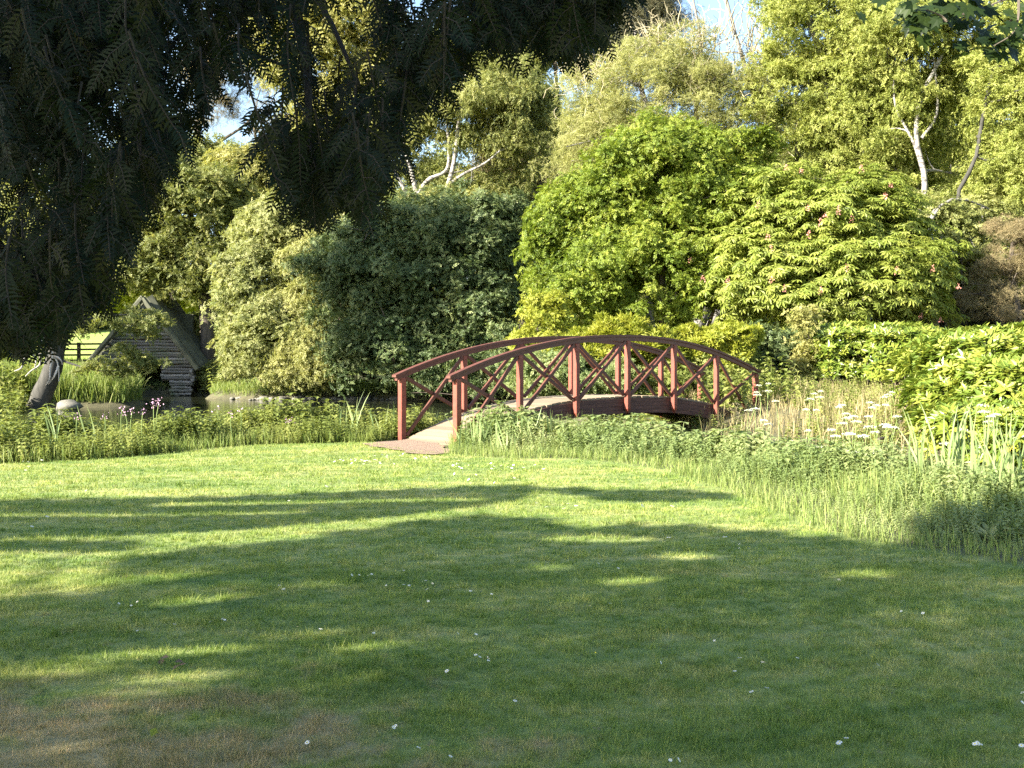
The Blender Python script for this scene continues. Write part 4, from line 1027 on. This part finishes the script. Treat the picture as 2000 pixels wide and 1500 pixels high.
for px, py, Y in ((1482, 752, 23), (1500, 748, 22.6), (1478, 765, 22.4), (1462, 800, 20.6), (1475, 797, 20), (1515, 782, 21), (1492, 820, 18.8), (1590, 768, 21.5), (1603, 763, 21), (1582, 778, 19.6), (1595, 800, 18.4), (1645, 790, 19), (1638, 794, 18.2),
                  (1700, 785, 19), (1703, 795, 18), (1712, 790, 17.6), (1697, 812, 17), (1730, 790, 18), (1735, 770, 20), (1742, 765, 20.4), (1655, 815, 16.5), (1668, 812, 16.2), (1672, 822, 15.8), (1645, 825, 15.9), (1700, 832, 15.4), (1733, 832, 15),
                  (1752, 812, 15.6), (1632, 850, 15), (1660, 846, 14.6), (1685, 850, 14.2), (1602, 870, 15), (1625, 882, 14.2), (1716, 882, 13.4), (1578, 840, 16.6), (1920, 790, 15), (1935, 812, 14.4), (1880, 838, 13.8), (1945, 808, 14.6), (1430, 905, 15.6)):
    umbel_plant(px, py, Y)
# pink flowers
for k, (px, py, Y) in enumerate(((300, 790, 18.4), (310, 786, 18.6), (238, 797, 18.2), (258, 802, 17.9), (279, 802, 18.1), (205, 812, 17.6), (565, 820, 20), (470, 801, 19.6), (424, 798, 19.4), (245, 806, 17.8), (452, 805, 19), (150, 812, 17.4))):
    x0 = (px - 1000) / FPX * Y; zt = CAMZ + (HOR - py) / FPX * Y; z0 = float(ground_z(x0, Y))
    root = empty('pink_campion', (x0, Y, z0), 'pink flower standing above the nettle bank in front of the pond', 'wildflower', 'pink flowers along the nettle bank')
    g = Geo(); tube(g, curve([x0, Y, z0], [x0, Y, zt - .02], 5, .03), .006, 4); g.build('stem', M['stem'], root)
    g = Geo(); n = 22 if k < 2 or k == 6 else 11; pp = np.array([x0, Y, zt]) + rng.normal(size=(n, 3)) * [.045, .035, .035]
    instance(g, LEAF_V, LEAF_F, pp, frames(rdir(n)), rng.uniform(.028, .045, n)); g.build('flower', M['pink'], root)

# stones at the far bank
def stone_mesh(seed):
    r = np.random.default_rng(seed); g = Geo(); nu, nv = 10, 7; V = []
    ph = r.uniform(0, 6, 6)
    for i in range(nv):
        for j in range(nu):
            t = math.pi * i / (nv - 1); a = 2 * math.pi * j / nu; d = np.array([math.sin(t) * math.cos(a), math.sin(t) * math.sin(a), math.cos(t)])
            k = 1 + .18 * math.sin(3 * d[0] + ph[0]) * math.cos(2.5 * d[1] + ph[1]) + .12 * math.sin(5 * d[2] + ph[2] + 3 * d[0]); V.append(d * k * [1, .8, .55])
    F = [[i * nu + j, (i + 1) * nu + j, (i + 1) * nu + (j + 1) % nu, i * nu + (j + 1) % nu] for i in range(nv - 1) for j in range(nu)]
    g.add(V, F); return g.mesh('bank_stone', M['stone'], smooth=True)
SM = [stone_mesh(s_) for s_ in range(5)]
def stone(x, y, z, s_, label, group=None):
    o = bpy.data.objects.new('bank_stone', SM[rng.integers(5)]); col.objects.link(o); o.location = (x, y, z); o.scale = (s_, s_, s_ * rng.uniform(.7, 1.1)); o.rotation_euler = (0, 0, rng.uniform(0, 6.28)); tag(o, label, 'stone', group)
for px in list(np.linspace(456, 640, 30)) + list(np.linspace(650, 770, 10)):
    px += rng.normal() * 2; Y = 50.3 + rng.normal() * .18 + (.8 if px < 480 else 0); s_ = rng.uniform(.11, .27)
    stone((px - 1000) / FPX * Y, Y, WATERZ + s_ * .25, s_, 'pale stone in the row edging the far bank of the pond', 'stones edging the far bank')
stone(*P(135, 800, 41.0)[:2], WATERZ + .12, .62, 'large flat grey boulder at the water edge beside the leaning trunk')

# daisies
def daisy_mesh():
    g = Geo(); n = 13
    for k in range(n):
        a = k / n * 2 * math.pi; v = LEAF_V * [1, .8, .6]; c, s_ = math.cos(a), math.sin(a); g.add(v @ np.array([[c, s_, 0], [-s_, c, 0], [0, 0, 1]]), LEAF_F, 0, 0)
    a = np.arange(7) / 7 * 2 * math.pi; g.add(np.column_stack([np.cos(a) * .32, np.sin(a) * .32, a * 0 + .09]), [np.arange(7)], 0, 1)
    g.add([[-.05, 0, 0], [.05, 0, 0], [.05, 0, -2.4], [-.05, 0, -2.4]], [[0, 1, 2, 3]], 0, 2)
    return g.mesh('daisy', [M['white'], M['yellow'], M['stem']])
DM = daisy_mesh()
ds = [(z[0] / 2, z[1] / 2 + 850) for z in ((465, 680), (452, 703), (535, 673), (535, 715), (513, 688), (682, 763), (536, 790), (820, 753), (878, 745), (868, 742), (1092, 607), (1108, 622), (1163, 771), (1206, 762), (1253, 780), (1237, 798), (1066, 783),
      (1363, 720), (1460, 795), (1464, 790), (1375, 567), (1403, 566), (1438, 567), (1452, 563), (1508, 607), (1528, 604), (1577, 604), (1598, 607), (1648, 593), (1663, 588), (1690, 599), (1667, 622), (1732, 661), (1673, 669), (1788, 605), (1838, 628),
      (1578, 548), (1625, 434), (1790, 795), (1860, 798), (1858, 879), (1875, 887), (1907, 890), (1908, 901), (1745, 943), (1538, 1166), (1545, 1160), (1200, 1227), (1635, 1245), (1760, 1280), (185, 327), (125, 365), (675, 338), (1993, 398), (1920, 640), (1750, 625))]
ds += [(1000 + z[0] / 2, z[1] / 2 + 850) for z in ((832, 411), (862, 430), (888, 441), (887, 458), (926, 458), (895, 535), (926, 535), (1043, 558), (1064, 557), (1277, 587), (1536, 600), (785, 626), (532, 640), (383, 677), (305, 687), (60, 530), (158, 430),
      (172, 553), (338, 518), (370, 513), (416, 538), (613, 413), (1243, 403), (790, 825), (1115, 895), (890, 893), (870, 945), (976, 912), (980, 910), (965, 930), (1160, 930), (818, 1025), (996, 1012), (935, 1027), (1280, 1230), (1275, 1236), (1306, 1214),
      (1820, 1240), (1832, 1244), (1808, 1242), (1528, 673), (1520, 714), (1605, 722), (1994, 1040), (1996, 1080), (12, 1060), (619, 1298), (653, 1297), (1990, 1250), (582, 910), (1520, 680), (380, 1170), (1345, 980), (1430, 925), (408, 375), (250, 287), (625, 285))]
for cx, cy_, sx, sy, n in ((715, 905, 32, 3, 28), (745, 893, 25, 2.5, 8), (838, 896, 14, 4, 16), (900, 912, 9, 4, 10), (700, 898, 60, 8, 10), (1010, 918, 18, 3, 10), (960, 915, 80, 12, 14), (60, 915, 60, 10, 12), (870, 935, 90, 8, 8), (1105, 993, 60, 3, 8), (590, 960, 200, 20, 8)):
    for _ in range(n): ds.append((cx + rng.normal() * sx, cy_ + rng.normal() * sy))
for px, py in ds:
    x, y = G(px, py)
    if not in_poly(np.array([x]), np.array([y]), LAWN)[0]: continue
    o = bpy.data.objects.new('daisy', DM); col.objects.link(o)
    s_ = (.0115 if y < 9 else .020) * rng.uniform(.7, 1.15); o.location = (x, y, float(ground_z(x, y)) + .034); o.scale = (s_, s_, s_)
    o.rotation_euler = (rng.normal() * .3 + .25, rng.normal() * .3, rng.uniform(0, 6)); tag(o, 'small white daisy in the mown lawn', 'daisy', 'daisies in the lawn')
for px, py, mt, lb in ((293, 1435, 'golden', 'pale yellow fallen leaf on the brown grass at lower left'), (319, 1297, 'brownleaf', 'dark curled dead leaf in the shaded grass at left'), (358, 1308, 'brownleaf', 'small dark leaf bit right of the curled dead leaf'),
                       (1166, 1282, 'yellow', 'tiny yellow flower low in the shaded lawn'), (1548, 1160, 'yellow', 'tiny yellow flower in the right of the shaded lawn')):
    x, y = G(px, py); g = Geo(); c = np.array([x, y, float(ground_z(x, y)) + .028]); n = 1 if mt != 'brownleaf' else 3
    s0 = .012 if mt == 'yellow' else .045
    instance(g, LEAF_V * [1, 1.5, 1.5], LEAF_F, np.repeat([c], n, 0) + rng.normal(size=(n, 3)) * [.012, .012, .004], frames(nrm(rdir(n) * .4 + [0, -.4, 1])), np.full(n, s0)); tag(g.build('fallen_leaf' if mt != 'yellow' else 'buttercup', M[mt], loc=c), lb, 'leaf' if mt != 'yellow' else 'flower')

# ------------------------------------------------------------------ the yew overhead
yew = empty('yew_tree', (-7.0, -1.2, 0), 'dark yew hanging its needled sprays over the upper left of the view', 'tree')
bot = np.array([(-120, 720), (0, 670), (60, 660), (110, 635), (150, 595), (200, 585), (235, 500), (262, 440), (305, 375), (335, 305), (375, 260), (405, 205), (440, 160), (480, 165), (520, 190), (535, 300), (560, 350), (590, 420), (620, 450), (650, 395), (700, 405),
                (740, 375), (768, 320), (785, 225), (825, 205), (870, 165), (900, 110), (950, 85), (995, 90), (1015, 60), (1050, 65), (1090, 85), (1130, 95), (1165, 80), (1190, 30), (1215, 5), (1245, -30), (1300, -60)])
def botf(px): return np.interp(px, bot[:, 0], bot[:, 1])
def spray_needles(g, pts, L0, m=0, r=0.5):
    """needles in two ranks along a shoot"""
    pts = np.asarray(pts); seg = np.linalg.norm(np.diff(pts, axis=0), axis=1); tot = seg.sum(); n = max(4, int(tot / .0042))
    s_ = np.linspace(.02, 1, n); cum = np.concatenate([[0], np.cumsum(seg)]) / tot
    c = np.stack([np.interp(s_, cum, pts[:, q]) for q in range(3)], -1); t = nrm(np.gradient(c, axis=0))
    side = nrm(np.cross(t, SN[0] if False else nrm(rng.normal(size=3) * .8 + np.array([.15, -1, .25])))); sg = np.where(np.arange(n) % 2 == 0, 1, -1)[:, None]
    ln = L0 * np.sin(np.clip(s_ * 2.6 + .5, 0, 3.0))[:, None] ** .5 * rng.uniform(.8, 1.1, (n, 1))
    d = nrm(side * sg + t * (.55 + .35 * np.sin(s_ * 9)[:, None] + rng.uniform(-.2, .2, (n, 1))) + np.array([0, 0, -.12])); up = nrm(np.cross(d, t)); wv = nrm(np.cross(d, up)) * .0024
    mid = c + d * ln * .5 + [0, 0, .0015]; tip = c + d * ln + [0, 0, -.001]
    V = np.stack([c - wv * .7, c + wv * .7, mid + wv, mid - wv, tip + wv * .15, tip - wv * .15], 1).reshape(-1, 3)
    k = (np.arange(n) * 6)[:, None]; g.add(V, np.concatenate([k + [0, 1, 2, 3], k + [3, 2, 4, 5]]), r)
gn, gw = Geo(), Geo()
def stem(px, py_end, Y, L, dirx, fat=1.0):
    end = P(px, py_end, Y); d = nrm(np.array([dirx + rng.normal() * .10, rng.normal() * .25, -1.0])); st = end - d * L
    side0 = np.array([-dirx * .5, rng.normal() * .1, .1]); pts = smooth_path([st - side0 * L * .3, (st + end) / 2 + side0 * L * .12, end], 9)
    tube(gw, pts, np.linspace(.0024, .001, 9) * fat, 4)
    spray_needles(gn, pts[3:], .025, r=rng.random())
    n = max(3, int(L / .026)); s_ = 1
    for k in range(n):
        u = (k + rng.random() * .6) / n * .93; p = np.array([np.interp(u * 8, np.arange(9), pts[:, q]) for q in range(3)]); s_ = -s_
        dd = nrm(np.array([s_ * rng.uniform(.35, 1.0), rng.normal() * .45, -rng.uniform(.45, 1.1)])); l = rng.uniform(.025, .10) * (1.15 - .5 * u)
        e = p + dd * l; m_ = (p + e) / 2 + [0, 0, .12 * l]; q = np.array([p, m_, e + [0, 0, -.1 * l]])
        tube(gw, q, [.0014, .0012, .0007], 3); spray_needles(gn, smooth_path(q, 5), .023 * rng.uniform(.85, 1.1), r=rng.random())
cnt = 0
while cnt < 560:
    px = rng.uniform(-110, 1250); b_ = botf(px)
    edge = rng.random() < .30
    py = b_ - abs(rng.normal()) * 26 + 14 if edge else b_ - rng.random() ** 0.9 * (b_ + 80)
    # openings through the sprays
    Yd = rng.uniform(2.0, 2.9) if px > 420 else rng.uniform(1.9, 3.4)
    L_ = rng.uniform(.11, .24); ys = [py - f * L_ * FPX / Yd for f in (0, .35, .7, 1)]; bad = False
    for y_ in ys:
        bad |= ((px - 680) / 52) ** 2 + ((y_ - 35) / 85) ** 2 < 1 and rng.random() < .9
        bad |= ((px - 915) / 50) ** 2 + ((y_ - 5) / 45) ** 2 < 1 and rng.random() < .8
        bad |= ((px - 480) / 80) ** 2 + ((y_ - 240) / 72) ** 2 < 1
        bad |= ((px - 415) / 60) ** 2 + ((y_ - 200) / 90) ** 2 < 1 and rng.random() < .6
        bad |= ((px - 740) / 40) ** 2 + ((y_ - 90) / 30) ** 2 < 1 and rng.random() < .4
        bad |= ((px - 810) / 45) ** 2 + ((y_ - 170) / 50) ** 2 < 1 and rng.random() < .3
    if bad: continue
    dens = 1.0 if px < 330 else (.36 if px > 560 else .24)
    if 330 <= px < 560 and py < 60: dens = .6
    if 560 < px < 800 and 150 < py < 400: dens = .72
    if px > 800: dens = .24
    if rng.random() > dens and not edge: continue
    stem(px, py, Yd, L_, rng.uniform(.1, .55) if px < 500 else rng.uniform(-.1, .35)); cnt += 1
for _ in range(150):   # loose single sprays along the lower fringe
    px = rng.uniform(-60, 1240); b_ = botf(px); e_ = rng.uniform(-5, 48)
    if 425 < px < 545 and b_ < 300: continue
    stem(px, b_ + e_, rng.uniform(2.0, 2.8), rng.uniform(.10, .20), rng.uniform(.05, .45) if px < 700 else rng.uniform(-.1, .3))
for _ in range(210):
    px = rng.uniform(-80, 330); stem(px, rng.uniform(-40, 480 - .8 * max(px, 0)), rng.uniform(2.2, 3.6), .26, rng.uniform(.1, .5))
for _ in range(20):
    stem(rng.uniform(300, 620), rng.uniform(20, 110), rng.uniform(2.2, 3.0), .16, .2)
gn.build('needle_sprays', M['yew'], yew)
for a, b_, c in (((-500, 60, 3.2), (100, -20, 3.0), (560, 130, 2.6)), ((-500, 60, 3.2), (200, -150, 2.8), (850, -60, 2.3)), ((-600, 300, 3.2), (-50, 260, 3), (240, 420, 2.6)), ((200, -150, 2.8), (560, -60, 2.6), (720, 200, 2.4)),
                 ((300, -160, 2.7), (800, -110, 2.4), (1180, -60, 2.2)), ((-600, 500, 3.2), (-100, 430, 3), (110, 600, 2.8)), ((560, -60, 2.6), (600, 150, 2.5), (600, 380, 2.4))):
    tube(gw, smooth_path([P(*a), P(*b_), P(*c)], 14), np.linspace(.016, .004, 14), 6)
tube(gw, smooth_path([[-7, -1.2, 2.6], [-4.5, .8, 3.0], P(-500, 60, 3.2)], 10), np.linspace(.12, .03, 10), 8)
tube(gw, smooth_path([[-7, -1.2, 1.8], [-4.5, .8, 2.2], P(-600, 400, 3.2)], 10), np.linspace(.10, .03, 10), 8)
gw.build('twigs', M['yewbark'], yew)
g = Geo(); tube(g, smooth_path([[-7, -1.2, -.1], [-7.1, -1.3, 2], [-7, -1.2, 4.5], [-7.2, -1, 7.5]], 14), np.linspace(.55, .15, 14), 12, rough=.1); g.build('trunk', M['yewbark'], yew, smooth=True)

# unseen leaves outside the frame, placed up-sun to cast the drawn lawn shade
def shade_mask(px, py):
    main = np.interp(px, [-400, 0, 150, 214, 216, 300, 420, 560, 700, 800, 900, 1000, 1100, 1300, 1450, 1600, 1750, 1770, 1900, 2000, 2300],
                     [1175, 1170, 1162, 1150, 1100, 1082, 1068, 1060, 1038, 1024, 1011, 1013, 1030, 1024, 1034, 1048, 1064, 1066, 1062, 1058, 1060])
    s_ = py > main + 4 * np.sin(px * .045) + 3 * np.sin(px * .11 + 1)
    top = np.interp(px, [-400, 0, 500, 1000, 1010, 1180, 1190, 1300, 1425, 1430], [985, 979, 967, 947, 951, 956, 960, 956, 962, 990]); lo = np.interp(px, [-400, 0, 500, 750, 1000, 1060, 1190, 1300, 1425], [1060, 1050, 1033, 1013, 982, 958, 978, 980, 972])
    s_ |= (py > top + 2 * np.sin(px * .06)) & (py < lo + 2 * np.sin(px * .08 + 2)) & (px < 1425) & ~((py > 984 - .011 * px) & (py < 990 - .011 * px) & (px > 300) & (px < 950)) & ~((py > 1004 - .01 * px) & (py < 1009 - .01 * px) & (px < 600))
    s_ |= (py > 1055) & (py < 1075) & (px < 265)
    s_ |= (py > 1012) & (py < 1020) & (px > 880) & (px < 1080)
    for cx, cy_, rx, ry, tl in ((450, 1176, 150, 13, -.05), (625, 1146, 62, 10, -.06), (300, 1130, 110, 8, -.1), (330, 1275, 190, 11, -.06), (640, 1240, 60, 9, -.1), (1170, 1053, 120, 7, .0), (1345, 1087, 60, 7, 0), (1075, 1108, 38, 5, 0), (1230, 1135, 85, 7, 0),
            (1700, 1123, 65, 7, 0), (1125, 1370, 65, 13, 0), (1035, 1437, 65, 16, 0), (1432, 1352, 52, 6, 0), (1440, 1390, 65, 7, 0), (1925, 1270, 85, 7, -.05), (1370, 1278, 36, 8, 0), (110, 1312, 130, 13, -.05), (350, 1325, 120, 9, -.05), (750, 1405, 62, 11, -.04),
            (720, 1262, 75, 8, -.06), (290, 1352, 140, 6, -.05), (125, 1465, 110, 7, -.04), (500, 1487, 110, 8, -.04), (800, 1316, 95, 5, -.03), (530, 1245, 36, 7, 0), (180, 1385, 120, 6, -.04), (620, 1345, 90, 5, -.03)):
        y2 = py - tl * (px - cx); s_ &= ~((((px - cx) / rx) ** 2 + ((y2 - cy_) / ry) ** 2) < 1)
    return s_
def upsun(p, t): return p + SUN / math.cos(EL) * np.asarray(t)[:, None]
def visible(p):
    return (p[:, 1] > 0) & (np.abs(p[:, 0]) < .52 * p[:, 1] + .35) & (p[:, 2] < CAMZ + .37 * p[:, 1] + .3)
n = 150000
yy = np.sqrt(rng.uniform(3.0 ** 2, 13.5 ** 2, n)); xx = rng.uniform(-.62, .62, n) * yy
px = 1000 + xx / yy * FPX; py = HOR + CAMZ / yy * FPX
k = shade_mask(px, py); xx, yy = xx[k], yy[k]
gp_ = np.stack([xx, yy, 0 * xx], -1)
t = 11.5 + 2.6 * fnoise(xx * 1.0, yy * 2.0, .8, 77) + rng.normal(size=len(xx)) * .5
q = upsun(gp_, t)
m_ = 16000; pxb = rng.uniform(1765, 2250, m_); pyb = rng.uniform(1000, 1110, m_) - (pxb - 1775) * .05 + 10 * np.sin(pxb * .05); Yb = 1.43 * FPX / (pyb - HOR)
q = np.concatenate([q, upsun(np.stack([(pxb - 1000) / FPX * Yb, Yb, .12 + 0 * Yb], -1), 11 + rng.normal(size=m_))]); q = q[~visible(q)]
nearyew = q[:, 1] < 1.5
caster_root = empty('lawn_shade_caster', (-11.5, 1.2, 0), 'unseen tree left of the frame, its leaves placed to shade the near lawn', 'tree')
g = Geo(); instance(g, LEAF_V, LEAF_F, q[~nearyew], frames(nrm(rdir((~nearyew).sum()) * .8 + SUN)), np.full((~nearyew).sum(), .075)); g.build('foliage', M['wood'], caster_root)
g = Geo(); tube(g, smooth_path([[-11.5, 1.2, -.1], [-11.4, 1.3, 3], [-11, 1.2, 6.6]], 10), np.linspace(.35, .10, 10), 10)
for e in q[~nearyew][rng.choice((~nearyew).sum(), 30, replace=False)]: tube(g, curve([-11.2, 1.2, rng.uniform(3.5, 6)], e, 7, .06), np.linspace(.03, .006, 7), 5)
g.build('trunk', M['bark'], caster_root, smooth=True)
g = Geo(); instance(g, LEAF_V, LEAF_F, q[nearyew], frames(nrm(rdir(nearyew.sum()) * .8 + SUN)), np.full(nearyew.sum(), .075))  # near share of the lawn shade leaves, added to the yew crown
# unseen yew crown leaves, added up-sun to shade its hanging sprays
m_ = 26000; pc = np.stack([rng.uniform(-3.4, .6, m_), rng.uniform(1.6, 3.6, m_), rng.uniform(1.3, 2.7, m_)], -1); q2 = upsun(pc, rng.uniform(4.0, 8.5, m_)); q2 = q2[~visible(q2)]
gr = q2 - SUN * (q2[:, 2] / SUN[2])[:, None]; pyg = HOR + CAMZ / np.maximum(gr[:, 1], .5) * FPX; pxg = 1000 + gr[:, 0] / np.maximum(gr[:, 1], .5) * FPX
q2 = q2[shade_mask(pxg, pyg) | (pyg > 1650) | (rng.random(len(q2)) < .25)]
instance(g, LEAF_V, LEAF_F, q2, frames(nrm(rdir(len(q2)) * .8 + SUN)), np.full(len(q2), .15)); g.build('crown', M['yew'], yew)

# overhanging lobed-leaf branch, top right
lob = empty('overhanging_maple', (4.2, 2.2, 0), 'dark lobed maple leaves on a twig hanging into the top right corner', 'tree')
g = Geo(); tube(g, smooth_path([[4.2, 2.2, -.1], [4.1, 2.3, 2], [4.0, 2.4, 4.2]], 8), np.linspace(.18, .06, 8), 8); tube(g, smooth_path([[4.05, 2.4, 3.4], [3.2, 3.6, 3.5], P(2060, -20, 4.6)], 8), np.linspace(.05, .012, 8), 6); g.build('trunk', M['bark'], lob)
g = Geo()
def maple_leaf():
    ang = np.radians([0, 22, 38, 60, 82, 115, 150, 180]); rr = np.array([1, .55, .82, .45, .62, .38, .42, .12]); pts = [(r_ * math.cos(a), r_ * math.sin(a)) for a, r_ in zip(ang, rr)]
    pts = pts + [(x_, -y_) for x_, y_ in pts[-2:0:-1]]; V = np.array([(x_ * .5 + .25, y_ * .5, .04 * abs(y_) - .05 * x_ * x_) for x_, y_ in pts]); n = len(V)
    V = np.vstack([[.25, 0, 0.02], V]); return V, np.array([[0, 1 + k, 1 + (k + 1) % n] for k in range(n)])
ML = maple_leaf(); tw = []
for pts in (((2060, -20), (1960, 0), (1900, 28), (1850, 42), (1790, 38)), ((1990, 0), (1988, 40), (1975, 68), (1940, 90)), ((1890, 30), (1860, 20), (1840, 0)), ((1850, 42), (1836, 30), (1800, 15)), ((2080, 30), (2020, 50), (1985, 60)), ((1960, 0), (1900, -20), (1820, -15), (1770, -5))):
    Y0 = rng.uniform(4.3, 4.8); sp = smooth_path([P(a, b_, Y0) for a, b_ in pts], 12); tube(g, sp, np.linspace(.006, .002, 12), 5); tw.append(sp)
g.build('twig', M['bark'], lob)
g = Geo(); pos = []
for sp in tw:
    for _ in range(20): pos.append(sp[rng.integers(3, 12)] + rng.normal(size=3) * [.05, .08, .035])
for px, py, s1, s2, n in ((1800, 28, 30, 14, 26), (1930, 85, 22, 16, 18), (1970, 60, 22, 14, 16), (1785, 8, 28, 12, 12), (1870, 12, 30, 10, 8)):
    for _ in range(n): pos.append(P(px + rng.normal() * s1, py + rng.normal() * s2, rng.uniform(4.3, 4.8)))
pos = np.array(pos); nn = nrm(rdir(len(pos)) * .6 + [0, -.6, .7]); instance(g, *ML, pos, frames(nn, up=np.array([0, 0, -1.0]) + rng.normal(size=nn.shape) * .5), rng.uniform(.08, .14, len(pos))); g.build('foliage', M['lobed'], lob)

# unseen trees added beyond the left frame edge to shade the alder and boathouse
def side_shade_caster(pts, tlo, thi, label, base, size=.4, dens=9000):
    q = upsun(pts, rng.uniform(tlo, thi, len(pts))); q = q[~((np.abs(q[:, 0]) < .50 * q[:, 1]) & (q[:, 2] < CAMZ + .35 * q[:, 1]))]
    root = empty('side_shade_caster', base, label, 'tree'); g = Geo(); instance(g, *SPR, q, frames(rdir(len(q))), np.full(len(q), size)); g.build('foliage', M['wood'], root)
    g = Geo(); c = q.mean(0); tube(g, smooth_path([base, [base[0] + .2, base[1], c[2] * .5], c], 10), np.linspace(.5, .15, 10), 10)
    for e in q[rng.choice(len(q), 24, replace=False)]: tube(g, curve(c - [0, 0, rng.uniform(0, 3)], e, 6, .06), np.linspace(.1, .02, 6), 5)
    g.build('trunk', M['bark'], root, smooth=True)
n = 3600; a = rdir(n) * rng.random((n, 1)) ** .33
px = 850 + a[:, 0] * 210; py = 590 + a[:, 2] * 190
side_shade_caster(np.stack([(px - 1000) / FPX * 48, 48 + 0 * px, CAMZ + (HOR - py) / FPX * 48], -1), 24, 31, 'unseen tall tree added beyond the left frame edge to shade the alder', (-27, 33, 0), .45)
n = 3600; px = rng.uniform(150, 440, n); py = rng.uniform(600, 780, n)
side_shade_caster(np.stack([(px - 1000) / FPX * 55, 55 + 0 * px, CAMZ + (HOR - py) / FPX * 55], -1), 11, 17, 'unseen tree added beyond the left frame edge to shade the boathouse', (-34, 46, 0), .45)
